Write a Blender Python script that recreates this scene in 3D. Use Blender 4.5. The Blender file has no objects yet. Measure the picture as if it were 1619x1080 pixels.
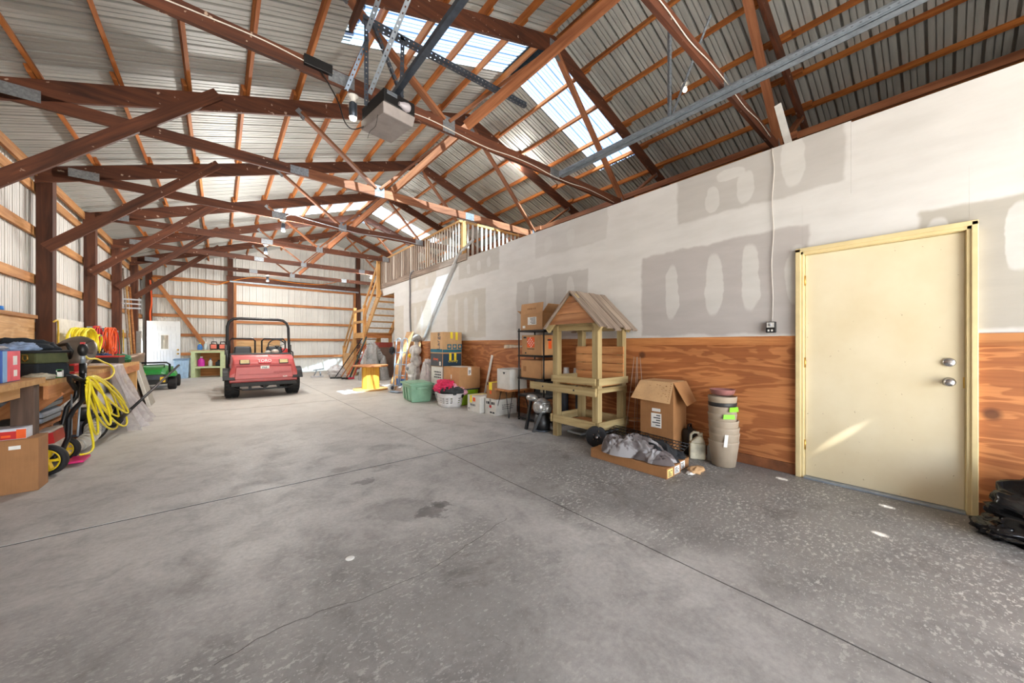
import bpy, bmesh, math, random
from mathutils import Vector, Matrix, noise

R = random.Random(7)
SC = bpy.context.scene
COL = SC.collection
PI = math.pi

# ------------------------------------------------------------------ camera, sky, sun, exposure
cam_data = bpy.data.cameras.new('camera')
cam_data.sensor_width = 36.0
cam_data.lens = 560.0 / 1619.0 * 36.0
cam_data.shift_y = 4.0 / 1619.0
cam_data.clip_start = 0.02
cam_data.clip_end = 200
cam = bpy.data.objects.new('camera', cam_data)
COL.objects.link(cam)
cam.location = (0, 0, 1.22)
cam.rotation_euler = (PI / 2, 0, -math.radians(39.5))
SC.camera = cam

world = bpy.data.worlds.new('sky')
SC.world = world
world.use_nodes = True
wn = world.node_tree
wbg = wn.nodes['Background']
sky = wn.nodes.new('ShaderNodeTexSky')
sky.sky_type = 'NISHITA'
sky.sun_disc = False
sky.sun_elevation = math.radians(44)
sky.sun_rotation = math.radians(180)
wn.links.new(sky.outputs[0], wbg.inputs[0])
wbg.inputs[1].default_value = 0.6

sun_data = bpy.data.lights.new('sun', 'SUN')
sun_data.energy = 44.0
sun_data.angle = math.radians(0.45)
sun_data.color = (1.0, 0.95, 0.87)
sun = bpy.data.objects.new('sun', sun_data)
COL.objects.link(sun)
sun.location = (-2, -12, 14)
sun.rotation_euler = Vector((0.2, 1.014, -1.0)).to_track_quat('-Z', 'Y').to_euler()


def area_light(name, loc, direction, sx, sy, watts, color):
    d = bpy.data.lights.new(name, 'AREA')
    d.shape = 'RECTANGLE'; d.size = sx; d.size_y = sy; d.energy = watts; d.color = color
    o = bpy.data.objects.new(name, d)
    COL.objects.link(o)
    o.location = loc
    o.rotation_euler = Vector(direction).to_track_quat('-Z', 'Y').to_euler()
    return o


# daylight entering by the open overhead door in the front wall, behind the camera
area_light('door_daylight', (1.2, -4.3, 1.75), (0.05, 1, 0.12), 5.0, 3.2, 210, (1.0, 0.99, 0.98))

LAMP_W = [0, 0, 105, 150, 105, 150, 150]   # watts of the ceiling lamps, near to far

SC.view_settings.view_transform = 'Standard'
SC.view_settings.look = 'None'
SC.view_settings.gamma = 1.0
SC.view_settings.use_curve_mapping = False
SC.view_settings.exposure = 0.55
SC.cycles.max_bounces = 10
SC.cycles.diffuse_bounces = 5
SC.cycles.transparent_max_bounces = 12
SC.cycles.sample_clamp_indirect = 6.0


# ------------------------------------------------------------------ helpers
def lin(c):
    return tuple(((x / 255) / 12.92 if x / 255 <= 0.04045 else ((x / 255 + 0.055) / 1.055) ** 2.4) for x in c[:3]) + (1.0,)


MATS = {}


def base_mat(name):
    m = bpy.data.materials.new(name)
    m.use_nodes = True
    nt = m.node_tree
    b = nt.nodes['Principled BSDF']
    MATS[name] = m
    return m, nt, b


def N(nt, kind, **kw):
    n = nt.nodes.new(kind)
    for k, v in kw.items():
        setattr(n, k, v)
    return n


def coords(nt, scale=(1, 1, 1), kind='Object', rnd=True):
    tc = N(nt, 'ShaderNodeTexCoord')
    mp = N(nt, 'ShaderNodeMapping')
    mp.inputs['Scale'].default_value = scale
    nt.links.new(tc.outputs[kind], mp.inputs['Vector'])
    if rnd:
        oi = N(nt, 'ShaderNodeObjectInfo')
        mu = N(nt, 'ShaderNodeMath', operation='MULTIPLY')
        mu.inputs[1].default_value = 37.0
        nt.links.new(oi.outputs['Random'], mu.inputs[0])
        nt.links.new(mu.outputs[0], mp.inputs['Location'])
    return mp.outputs[0]


def noise_tex(nt, vec, scale, detail=4, rough=0.55, dist=0.0):
    n = N(nt, 'ShaderNodeTexNoise')
    n.inputs['Scale'].default_value = scale
    n.inputs['Detail'].default_value = detail
    n.inputs['Roughness'].default_value = rough
    n.inputs['Distortion'].default_value = dist
    if vec is not None:
        nt.links.new(vec, n.inputs['Vector'])
    return n.outputs[0]


def ramp(nt, val, stops):
    r = N(nt, 'ShaderNodeValToRGB')
    e = r.color_ramp.elements
    while len(e) < len(stops):
        e.new(0.5)
    for i, (p, c) in enumerate(stops):
        e[i].position = p
        e[i].color = c if len(c) == 4 else lin(c)
    nt.links.new(val, r.inputs[0])
    return r.outputs[0]


def mix(nt, fac, a, b, blend='MIX'):
    m = N(nt, 'ShaderNodeMix', data_type='RGBA', blend_type=blend)
    for s, v in ((0, fac), (6, a), (7, b)):
        if hasattr(v, 'is_linked') or hasattr(v, 'links'):
            nt.links.new(v, m.inputs[s])
        else:
            m.inputs[s].default_value = v
    return m.outputs[2]


def math_n(nt, op, a, b=None, clamp=False):
    n = N(nt, 'ShaderNodeMath', operation=op, use_clamp=clamp)
    for i, v in enumerate((a, b)):
        if v is None:
            continue
        if hasattr(v, 'links'):
            nt.links.new(v, n.inputs[i])
        else:
            n.inputs[i].default_value = v
    return n.outputs[0]


def bump(nt, b, height, strength=0.3, dist=0.01):
    n = N(nt, 'ShaderNodeBump')
    n.inputs['Strength'].default_value = strength
    n.inputs['Distance'].default_value = dist
    nt.links.new(height, n.inputs['Height'])
    nt.links.new(n.outputs[0], b.inputs['Normal'])


def plain(name, col, rough=0.55, metal=0.0, var=0.10, scale=9.0, bmp=0.0, emit=0.0):
    """flat colour with a little wear"""
    if name in MATS:
        return MATS[name]
    m, nt, b = base_mat(name)
    v = coords(nt)
    n = noise_tex(nt, v, scale)
    c = lin(col)
    dk = tuple(x * (1 - var * 1.6) for x in c[:3]) + (1,)
    lt = tuple(min(1, x * (1 + var)) for x in c[:3]) + (1,)
    nt.links.new(ramp(nt, n, [(0.3, dk), (0.7, lt)]), b.inputs['Base Color'])
    b.inputs['Roughness'].default_value = rough
    b.inputs['Metallic'].default_value = metal
    if bmp:
        bump(nt, b, noise_tex(nt, v, scale * 6), bmp)
    if emit:
        b.inputs['Emission Color'].default_value = c
        b.inputs['Emission Strength'].default_value = emit
    return m


def wood(name, light, dark, axis=0, grain=16.0, rough=0.65, spots=0.0, rnd=0.25):
    """sawn lumber, grain running along one local axis"""
    if name in MATS:
        return MATS[name]
    m, nt, b = base_mat(name)
    s = [grain, grain, grain]
    s[axis] = 1.1
    v = coords(nt, tuple(s))
    n1 = noise_tex(nt, v, 1.0, 6, 0.62, 0.6)
    n2 = noise_tex(nt, coords(nt, (1, 1, 1)), 1.6, 3)
    col = ramp(nt, n1, [(0.32, dark), (0.62, light)])
    col = mix(nt, 0.35, col, ramp(nt, n2, [(0.3, (150, 140, 130)), (0.7, (255, 255, 255))]), 'MULTIPLY')
    oi = N(nt, 'ShaderNodeObjectInfo')
    lo, hi = 1 - rnd, 1.0
    rr = ramp(nt, oi.outputs['Random'], [(0.0, (lo, lo, lo, 1)), (1.0, (hi, hi, hi, 1))])
    col = mix(nt, 1.0, col, rr, 'MULTIPLY')
    if spots:
        sp = noise_tex(nt, coords(nt, (14, 26, 14)), 1.0, 2, 0.5)
        mk = ramp(nt, sp, [(0.70, (0, 0, 0, 1)), (0.735, (1, 1, 1, 1))])
        col = mix(nt, math_n(nt, 'MULTIPLY', mk, spots), col, lin((205, 180, 160)))
    nt.links.new(col, b.inputs['Base Color'])
    b.inputs['Roughness'].default_value = rough
    bump(nt, b, n1, 0.12)
    return m


class MB:
    """collects simple solids in one mesh"""

    def __init__(self):
        self.v, self.f, self.s, self.m = [], [], [], []
        self.mi = 0

    def face(self, idx, smooth=False):
        self.f.append(idx); self.s.append(smooth); self.m.append(self.mi)

    def add(self, vs, fs, smooth=False):
        o = len(self.v)
        self.v += [Vector(p) for p in vs]
        for f in fs:
            self.face([i + o for i in f], smooth)
        return self

    BF = [(0, 3, 2, 1), (4, 5, 6, 7), (0, 1, 5, 4), (1, 2, 6, 5), (2, 3, 7, 6), (3, 0, 4, 7)]

    def box(self, x0, x1, y0, y1, z0, z1):
        return self.add([(x0, y0, z0), (x1, y0, z0), (x1, y1, z0), (x0, y1, z0), (x0, y0, z1), (x1, y0, z1), (x1, y1, z1), (x0, y1, z1)], self.BF)

    def hexa(self, lo, hi):
        """two quads, lower and upper, each four points counter-clockwise from above"""
        return self.add(list(lo) + list(hi), self.BF)

    def bar(self, p0, p1, w, h, up=(0, 0, 1)):
        p0, p1 = Vector(p0), Vector(p1)
        x = (p1 - p0).normalized()
        u = Vector(up)
        if abs(x.dot(u)) > 0.98:
            u = Vector((0, 1, 0))
        y = u.cross(x).normalized(); z = x.cross(y)
        a, c = y * w / 2, z * h / 2
        return self.add([p0 - a - c, p1 - a - c, p1 + a - c, p0 + a - c, p0 - a + c, p1 - a + c, p1 + a + c, p0 + a + c], self.BF)

    def cyl(self, p0, p1, r0, r1=None, n=14, cap=True):
        return self.tube([p0, p1], r0, n, r_end=r1, cap=cap)

    def tube(self, pts, r, n=8, closed=False, r_end=None, cap=True, radii=None):
        pts = [Vector(p) for p in pts]
        k = len(pts)
        o = len(self.v)
        prev = None
        for i, p in enumerate(pts):
            if closed:
                t = pts[(i + 1) % k] - pts[i - 1]
            else:
                t = pts[min(i + 1, k - 1)] - pts[max(i - 1, 0)]
            if t.length < 1e-9:
                t = Vector((0, 0, 1))
            t.normalize()
            if prev is None:
                u = Vector((0, 0, 1)) if abs(t.z) < 0.9 else Vector((1, 0, 0))
                u = (u - t * u.dot(t)).normalized()
            else:
                u = prev - t * prev.dot(t)
                u = u.normalized() if u.length > 1e-6 else t.orthogonal().normalized()
            prev = u
            w = t.cross(u)
            rr = radii[i] if radii else (r if r_end is None else r + (r_end - r) * i / (k - 1))
            for j in range(n):
                a = 2 * PI * j / n
                self.v.append(p + (u * math.cos(a) + w * math.sin(a)) * rr)
        for i in range(k if closed else k - 1):
            i2 = (i + 1) % k
            for j in range(n):
                j2 = (j + 1) % n
                self.face([o + i * n + j, o + i * n + j2, o + i2 * n + j2, o + i2 * n + j], True)
        if cap and not closed:
            self.face([o + j for j in range(n)][::-1])
            self.face([o + (k - 1) * n + j for j in range(n)])
        return self

    def lathe(self, prof, n=24, mtx=None, cap=True):
        """prof: (radius, z) from bottom to top"""
        o = len(self.v)
        M = mtx or Matrix()
        for r, z in prof:
            for j in range(n):
                a = 2 * PI * j / n
                self.v.append(M @ Vector((r * math.cos(a), r * math.sin(a), z)))
        for i in range(len(prof) - 1):
            for j in range(n):
                j2 = (j + 1) % n
                self.face([o + i * n + j, o + i * n + j2, o + (i + 1) * n + j2, o + (i + 1) * n + j], True)
        if cap:
            if prof[0][0] > 1e-4:
                self.face([o + j for j in range(n)][::-1])
            if prof[-1][0] > 1e-4:
                self.face([o + (len(prof) - 1) * n + j for j in range(n)])
        return self

    def ball(self, c, rx, ry=None, rz=None, n=16, m=10):
        ry = ry or rx; rz = rz or rx
        pr = [(max(1e-5, math.sin(PI * i / m)), -math.cos(PI * i / m)) for i in range(m + 1)]
        return self.lathe(pr, n, Matrix.Translation(c) @ Matrix.Diagonal((rx, ry, rz, 1)), cap=False)

    def prism(self, poly, t, mtx=None):
        """polygon (x, y) extruded from z=0 to z=t"""
        M = mtx or Matrix()
        k = len(poly)
        o = len(self.v)
        self.v += [M @ Vector((x, y, 0)) for x, y in poly] + [M @ Vector((x, y, t)) for x, y in poly]
        self.face([o + i for i in range(k)][::-1])
        self.face([o + k + i for i in range(k)])
        for i in range(k):
            j = (i + 1) % k
            self.face([o + i, o + j, o + k + j, o + k + i])
        return self

    def grid(self, fn, nu, nv, smooth=True):
        o = len(self.v)
        for i in range(nu + 1):
            for j in range(nv + 1):
                self.v.append(Vector(fn(i / nu, j / nv)))
        for i in range(nu):
            for j in range(nv):
                a = o + i * (nv + 1) + j
                self.face([a, a + nv + 1, a + nv + 2, a + 1], smooth)
        return self

    def build(self, name, mat, parent=None, world=False, bevel=0.0, label=None, solid=0.0):
        vs = self.v
        if world and parent is not None:
            inv = pm(parent).inverted()
            vs = [inv @ p for p in vs]
        me = bpy.data.meshes.new(name)
        me.from_pydata([tuple(p) for p in vs], [], self.f)
        me.polygons.foreach_set('use_smooth', self.s)
        mats = mat if isinstance(mat, (list, tuple)) else [mat]
        for mm in mats:
            me.materials.append(mm)
        if len(mats) > 1:
            me.polygons.foreach_set('material_index', self.m)
        me.update()
        o = link(name, me, parent)
        if label:
            o['label'] = label
        if solid:
            md = o.modifiers.new('thickness', 'SOLIDIFY'); md.thickness = solid; md.offset = -1
        if bevel:
            md = o.modifiers.new('edge', 'BEVEL'); md.width = bevel; md.segments = 2; md.limit_method = 'ANGLE'
        return o


def link(name, data, parent=None):
    o = bpy.data.objects.new(name, data)
    COL.objects.link(o)
    if parent is not None:
        o.parent = parent
    return o


def pm(o):
    m = Matrix.Translation(o.location) @ o.rotation_euler.to_matrix().to_4x4() if o.rotation_mode != 'QUATERNION' else o.matrix_basis.copy()
    if o.parent:
        return pm(o.parent) @ m
    return m


def tag(o, label, cat, group=None):
    o['label'] = label; o['category'] = cat
    if group:
        o['group'] = group
    return o


def thing(name, label, cat, loc=(0, 0, 0), rz=0.0, group=None):
    o = bpy.data.objects.new(name, None)
    o.empty_display_size = 0.1
    COL.objects.link(o)
    o.location = loc; o.rotation_euler = (0, 0, rz)
    return tag(o, label, cat, group)


def setting(name, loc=(0, 0, 0)):
    o = bpy.data.objects.new(name, None)
    COL.objects.link(o)
    o.location = loc
    o['kind'] = 'structure'
    return o


BOXMESH = {}


def beam(name, p0, p1, w, h, mat, parent=None, up=(0, 0, 1), label=None):
    """a plank from p0 to p1 (world points), local X along its length, its mesh shared between alike ones"""
    p0, p1 = Vector(p0), Vector(p1)
    L = (p1 - p0).length
    x = (p1 - p0) / L
    u = Vector(up)
    if abs(x.dot(u)) > 0.98:
        u = Vector((0, 1, 0))
    y = u.cross(x).normalized(); z = x.cross(y)
    key = (round(L, 3), round(w, 4), round(h, 4), mat.name)
    me = BOXMESH.get(key)
    if me is None:
        b = MB(); b.box(0, L, -w / 2, w / 2, -h / 2, h / 2)
        me = bpy.data.meshes.new(name)
        me.from_pydata([tuple(p) for p in b.v], [], b.f)
        me.materials.append(mat)
        BOXMESH[key] = me
    o = link(name, me, parent)
    M = Matrix((x, y, z)).transposed().to_4x4()
    M.translation = p0
    if parent is not None:
        M = pm(parent).inverted() @ M
    o.rotation_mode = 'QUATERNION'
    o.location = M.translation
    o.rotation_quaternion = M.to_quaternion()
    if label:
        o['label'] = label
    return o


def copy_tree(o, parent=None):
    c = o.copy()
    COL.objects.link(c)
    c.parent = parent
    for ch in list(o.children):
        copy_tree(ch, c)
    return c


TEXT = {}


def text_mesh(s, size=1.0, ext=0.0015):
    if (s, size) in TEXT:
        return TEXT[(s, size)]
    cu = bpy.data.curves.new('lettering', 'FONT')
    cu.body = s; cu.size = size; cu.align_x = 'CENTER'; cu.align_y = 'CENTER'; cu.extrude = ext; cu.resolution_u = 3
    to = bpy.data.objects.new('lettering', cu)
    COL.objects.link(to)
    dg = bpy.context.evaluated_depsgraph_get()
    me = bpy.data.meshes.new_from_object(to.evaluated_get(dg))
    bpy.data.objects.remove(to)
    TEXT[(s, size)] = me
    return me


WORDS = [('Large', 0.17), ('chewy', 0.09), ('TORO', 0.1), ('WORKMAN', 0.07), ('3200', 0.05), ('FRAGILE', 0.04), ('BOOKS', 0.05), ('SI', 0.1), ('THE HOME DEPOT', 0.02), ('MEDIUM', 0.03), ('KITCHEN', 0.045)]
for wd, sz in WORDS:
    text_mesh(wd, sz)


def lettering(s, size, mat, parent, loc, facing, up=(0, 0, 1), name='lettering', spin=0.0):
    """flat print standing on a surface whose outward normal is facing (in the parent's frame)"""
    me = text_mesh(s, size).copy()
    me.materials.clear(); me.materials.append(mat)
    o = link(name, me, parent)
    z = Vector(facing).normalized(); y = Vector(up); x = y.cross(z).normalized(); y = z.cross(x)
    M = Matrix((x, y, z)).transposed().to_4x4() @ Matrix.Rotation(spin, 4, 'Z')
    o.rotation_euler = M.to_euler(); o.location = loc
    return o

# ------------------------------------------------------------------ materials of the building
W_TRUSS = wood('truss_lumber', (118, 67, 42), (70, 38, 25), 0, 14, 0.7, spots=0.75)
W_TRUSS2 = wood('web_and_lit_chord_lumber', (184, 120, 80), (134, 78, 46), 0, 14, 0.7)
W_PURLIN = wood('purlin_lumber', (212, 132, 62), (158, 84, 36), 0, 14, 0.7)
W_GIRT = wood('girt_lumber', (214, 158, 98), (168, 108, 58), 0, 14, 0.7)
W_POST = wood('post_lumber', (108, 62, 40), (66, 36, 24), 0, 12, 0.75)
W_FRESH = wood('fresh_pine', (226, 178, 112), (196, 140, 78), 0, 14, 0.6)
W_TREAT = wood('treated_lumber', (196, 176, 128), (158, 134, 88), 0, 18, 0.65)
W_CEDAR = wood('cedar_board', (214, 146, 88), (166, 96, 48), 0, 14, 0.6)
W_GREYED = wood('weathered_board', (176, 158, 142), (122, 104, 92), 0, 18, 0.8)
W_STEEL = plain('galvanised_steel', (150, 160, 170), 0.38, 0.35, 0.15, 14)
W_DARKSTEEL = plain('dark_angle_iron', (92, 102, 116), 0.42, 0.7, 0.15, 14)
W_PLATE = plain('truss_plate_steel', (150, 156, 162), 0.45, 0.6, 0.2, 40)
WHITE = plain('white_paint', (226, 226, 222), 0.45)
BLACK = plain('black_plastic', (22, 23, 25), 0.42)
BLACKM = plain('black_metal', (26, 27, 30), 0.35, 0.3)
RUBBER = plain('black_rubber', (28, 28, 30), 0.75)
CREAM_TRIM = plain('cream_trim_paint', (216, 198, 150), 0.45, var=0.08, scale=5)
PRINT_DK = plain('dark_print', (38, 42, 50), 0.7)
PRINT_WH = plain('white_print', (236, 236, 232), 0.7)
RED = plain('red_plastic', (196, 34, 34), 0.4)
YELLOW = plain('yellow_plastic', (232, 196, 28), 0.4)
CHROME = plain('satin_chrome', (196, 196, 198), 0.22, 0.95, 0.05)
BRASS = plain('brass', (200, 160, 80), 0.3, 0.9, 0.05)


def siding_mat(name, col, rough, metal, var, sc):
    m, nt, b = base_mat(name)
    v = coords(nt, (0.6, 6, 1.2), rnd=True)
    n = noise_tex(nt, v, sc, 6, 0.65)
    c = lin(col)
    nt.links.new(ramp(nt, n, [(0.3, tuple(x * (1 - var) for x in c[:3]) + (1,)), (0.68, c)]), b.inputs['Base Color'])
    b.inputs['Roughness'].default_value = rough
    b.inputs['Metallic'].default_value = metal
    return m


ROOF_MET = siding_mat('roof_steel_underside', (182, 184, 180), 0.5, 0.0, 0.26, 2.2)
WALL_MET = siding_mat('wall_steel_underside', (224, 223, 219), 0.5, 0.0, 0.16, 1.4)


def skylight_mat(name, milky):
    m, nt, b = base_mat(name)
    out = nt.nodes['Material Output']
    tr = N(nt, 'ShaderNodeBsdfTransparent')
    tr.inputs[0].default_value = (0.24, 0.33, 0.41, 1)
    tl = N(nt, 'ShaderNodeBsdfTranslucent')
    tl.inputs[0].default_value = (0.5, 0.6, 0.7, 1)
    mx = N(nt, 'ShaderNodeMixShader')
    mx.inputs[0].default_value = milky
    nt.links.new(tr.outputs[0], mx.inputs[1]); nt.links.new(tl.outputs[0], mx.inputs[2])
    nt.links.new(mx.outputs[0], out.inputs['Surface'])
    return m


SKYL = skylight_mat('skylight_fibreglass', 0.12)
SKYL2 = skylight_mat('milky_skylight_fibreglass', 0.72)


def concrete_mat():
    m, nt, b = base_mat('worn_concrete')
    v = coords(nt, (1, 1, 1), rnd=False)
    sx = N(nt, 'ShaderNodeSeparateXYZ')
    nt.links.new(v, sx.inputs[0])
    big = noise_tex(nt, v, 0.55, 5, 0.6, 0.4)
    mid = noise_tex(nt, v, 3.2, 8, 0.68, 0.5)
    fine = noise_tex(nt, v, 34, 6, 0.7)
    col = ramp(nt, big, [(0.32, (172, 170, 168)), (0.5, (192, 190, 187)), (0.7, (208, 206, 202))])
    col = mix(nt, 0.45, col, ramp(nt, mid, [(0.30, (118, 116, 115)), (0.52, (232, 232, 230)), (0.75, (255, 255, 255))]), 'MULTIPLY')
    col = mix(nt, 0.35, col, ramp(nt, fine, [(0.3, (150, 150, 150)), (0.65, (255, 255, 255))]), 'MULTIPLY')

    def soft(val, a, c):
        mr = N(nt, 'ShaderNodeMapRange', interpolation_type='SMOOTHSTEP')
        mr.inputs[1].default_value = a; mr.inputs[2].default_value = c
        nt.links.new(val, mr.inputs[0])
        return mr.outputs[0]
    # worn right front slab, and a darker left front area
    warp = math_n(nt, 'MULTIPLY', math_n(nt, 'SUBTRACT', noise_tex(nt, v, 0.9, 5, 0.65), 0.5), 2.6)
    xw = math_n(nt, 'ADD', sx.outputs[0], warp)
    yw = math_n(nt, 'ADD', sx.outputs[1], warp)
    worn = math_n(nt, 'MULTIPLY', soft(xw, 1.5, 2.5), soft(yw, 4.2, 2.2))
    dark_left = math_n(nt, 'MULTIPLY', soft(xw, 1.9, 0.5), soft(yw, 2.9, 1.5))
    wear = math_n(nt, 'MAXIMUM', worn, math_n(nt, 'MULTIPLY', dark_left, 0.9))
    col = mix(nt, math_n(nt, 'MULTIPLY', wear, 0.72), col, lin((100, 98, 97)))
    # pale chips of salt and plaster trodden into the worn slabs
    chip = noise_tex(nt, coords(nt, (1, 1.5, 1), rnd=False), 26.0, 3, 0.7, 0.1)
    chipm = ramp(nt, chip, [(0.555, (0, 0, 0, 1)), (0.60, (1, 1, 1, 1))])
    area = ramp(nt, noise_tex(nt, v, 1.15, 6, 0.72, 0.3), [(0.40, (0, 0, 0, 1)), (0.62, (1, 1, 1, 1))])
    cm = math_n(nt, 'MULTIPLY', math_n(nt, 'MULTIPLY', chipm, area), math_n(nt, 'ADD', math_n(nt, 'MULTIPLY', wear, 0.80), 0.03))
    col = mix(nt, cm, col, lin((206, 204, 199)))
    fleck = noise_tex(nt, coords(nt, (1, 1.8, 1), rnd=False), 42.0, 2, 0.6)
    fm = ramp(nt, fleck, [(0.62, (0, 0, 0, 1)), (0.67, (1, 1, 1, 1))])
    col = mix(nt, math_n(nt, 'MULTIPLY', fm, math_n(nt, 'MULTIPLY', wear, 0.5)), col, lin((200, 198, 194)))
    blot = ramp(nt, noise_tex(nt, v, 2.2, 7, 0.72, 0.4), [(0.30, (1, 1, 1, 1)), (0.44, (0, 0, 0, 1))])
    col = mix(nt, math_n(nt, 'MULTIPLY', blot, math_n(nt, 'MULTIPLY', wear, 0.75)), col, lin((84, 78, 75)))
    # oil stains

    def spot(cx, cy, r, soft_w):
        cc = N(nt, 'ShaderNodeCombineXYZ')
        cc.inputs[0].default_value = cx; cc.inputs[1].default_value = cy
        d = N(nt, 'ShaderNodeVectorMath', operation='DISTANCE')
        nt.links.new(v, d.inputs[0]); nt.links.new(cc.outputs[0], d.inputs[1])
        wob = math_n(nt, 'MULTIPLY', math_n(nt, 'SUBTRACT', noise_tex(nt, v, 6, 5, 0.7), 0.5), 0.42)
        return soft(math_n(nt, 'ADD', d.outputs['Value'], wob), r + soft_w, r)
    for cx, cy, r, w, k in ((1.20, 2.36, 0.075, 0.05, 0.6), (1.30, 2.42, 0.04, 0.04, 0.6), (1.03, 2.52, 0.14, 0.12, 0.28), (0.98, 3.25, 0.03, 0.05, 0.5), (1.25, 3.5, 0.05, 0.08, 0.35), (0.9, 3.7, 0.04, 0.06, 0.3), (1.5, 4.2, 0.1, 0.12, 0.25)):
        col = mix(nt, math_n(nt, 'MULTIPLY', spot(cx, cy, r, w), k), col, lin((66, 63, 62)))
    # far slabs painted paler, the far end's brightness put into the colour
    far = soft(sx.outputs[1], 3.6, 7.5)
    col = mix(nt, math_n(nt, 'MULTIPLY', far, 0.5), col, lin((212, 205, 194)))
    nt.links.new(col, b.inputs['Base Color'])
    nt.links.new(ramp(nt, mid, [(0.3, (0.72, 0.72, 0.72, 1)), (0.7, (0.52, 0.52, 0.52, 1))]), b.inputs['Roughness'])
    bump(nt, b, fine, 0.06)
    return m


CONC = concrete_mat()


def drywall_mat():
    m, nt, b = base_mat('taped_drywall')
    v = coords(nt, (1, 1, 1), rnd=False)
    wob = noise_tex(nt, v, 4.0, 3)
    sep = N(nt, 'ShaderNodeSeparateXYZ')
    nt.links.new(v, sep.inputs[0])
    w1 = math_n(nt, 'MULTIPLY', math_n(nt, 'SUBTRACT', wob, 0.5), 0.09)
    y = math_n(nt, 'ADD', sep.outputs[1], w1)
    z = math_n(nt, 'ADD', sep.outputs[2], w1)

    def soft(val, a, c):
        mr = N(nt, 'ShaderNodeMapRange', interpolation_type='SMOOTHSTEP')
        mr.inputs[1].default_value = a; mr.inputs[2].default_value = c
        nt.links.new(val, mr.inputs[0])
        return mr.outputs[0]

    def rect(y0, y1, z0, z1, e=0.018):
        a = math_n(nt, 'MULTIPLY', soft(y, y0 - e, y0 + e), soft(y, y1 + e, y1 - e))
        c = math_n(nt, 'MULTIPLY', soft(z, z0 - e, z0 + e), soft(z, z1 + e, z1 - e))
        return math_n(nt, 'MULTIPLY', a, c)

    def oval(yc, zc, a, c):
        dy = math_n(nt, 'POWER', math_n(nt, 'ABSOLUTE', math_n(nt, 'DIVIDE', math_n(nt, 'SUBTRACT', y, yc), a)), 2.6)
        dz = math_n(nt, 'POWER', math_n(nt, 'ABSOLUTE', math_n(nt, 'DIVIDE', math_n(nt, 'SUBTRACT', z, zc), c)), 2.6)
        return soft(math_n(nt, 'ADD', dy, dz), 1.15, 0.75)
    paint = ramp(nt, noise_tex(nt, v, 0.8, 4), [(0.3, (204, 203, 201)), (0.7, (214, 213, 211))])
    greys = [((0.775, 2.43, 1.32, 2.32), (171, 165, 163)), ((0.53, 1.97, 2.62, 3.3), (178, 175, 171)), ((-1.3, 0.12, 1.33, 2.24), (164, 158, 146)),
             ((3.28, 4.89, 1.33, 2.33), (180, 177, 174)), ((2.95, 4.40, 2.67, 3.3), (196, 194, 191)), ((5.86, 7.42, 1.36, 2.36), (190, 185, 175)),
             ((8.24, 9.56, 1.36, 2.35), (194, 188, 176)), ((5.41, 6.91, 2.66, 3.3), (184, 181, 175)), ((7.97, 9.48, 2.67, 3.3), (196, 191, 182)),
             ((10.0, 10.8, 1.33, 2.36), (190, 183, 172))]
    col = paint
    for rc, c in greys:
        col = mix(nt, math_n(nt, 'MULTIPLY', rect(*rc), 0.78), col, lin(c))
    mud = lin((204, 203, 200))
    for o in ((2.04, 1.83, 0.075, 0.33), (1.575, 1.86, 0.09, 0.34), (1.23, 1.89, 0.08, 0.34), (0.85, 1.86, 0.09, 0.28),
              (1.59, 2.79, 0.07, 0.14), (1.27, 2.82, 0.08, 0.17), (1.41, 3.0, 0.13, 0.06), (0.88, 2.95, 0.09, 0.26),
              (-0.33, 1.95, 0.06, 0.24), (0.03, 1.98, 0.07, 0.2), (-0.75, 1.9, 0.07, 0.3),
              (4.5, 1.95, 0.08, 0.3), (4.05, 2.0, 0.09, 0.3), (3.62, 1.98, 0.07, 0.28), (4.1, 2.85, 0.08, 0.13), (3.6, 2.85, 0.08, 0.13),
              (7.0, 1.85, 0.08, 0.4), (6.6, 1.85, 0.08, 0.4), (6.2, 1.85, 0.08, 0.36), (6.5, 2.84, 0.07, 0.1), (6.1, 2.84, 0.07, 0.1), (5.75, 2.86, 0.07, 0.1),
              (9.2, 1.85, 0.09, 0.4), (8.8, 1.85, 0.09, 0.4), (8.5, 2.85, 0.1, 0.12), (9.1, 2.85, 0.1, 0.12)):
        col = mix(nt, math_n(nt, 'MULTIPLY', oval(*o), 0.9), col, mud)
    sm = noise_tex(nt, coords(nt, (1, 1.5, 6), rnd=False), 1.3, 5, 0.6)
    col = mix(nt, 0.25, col, ramp(nt, sm, [(0.3, (205, 203, 200)), (0.65, (255, 255, 255))]), 'MULTIPLY')
    nt.links.new(col, b.inputs['Base Color'])
    b.inputs['Roughness'].default_value = 0.75
    return m


DRY = drywall_mat()


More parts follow.
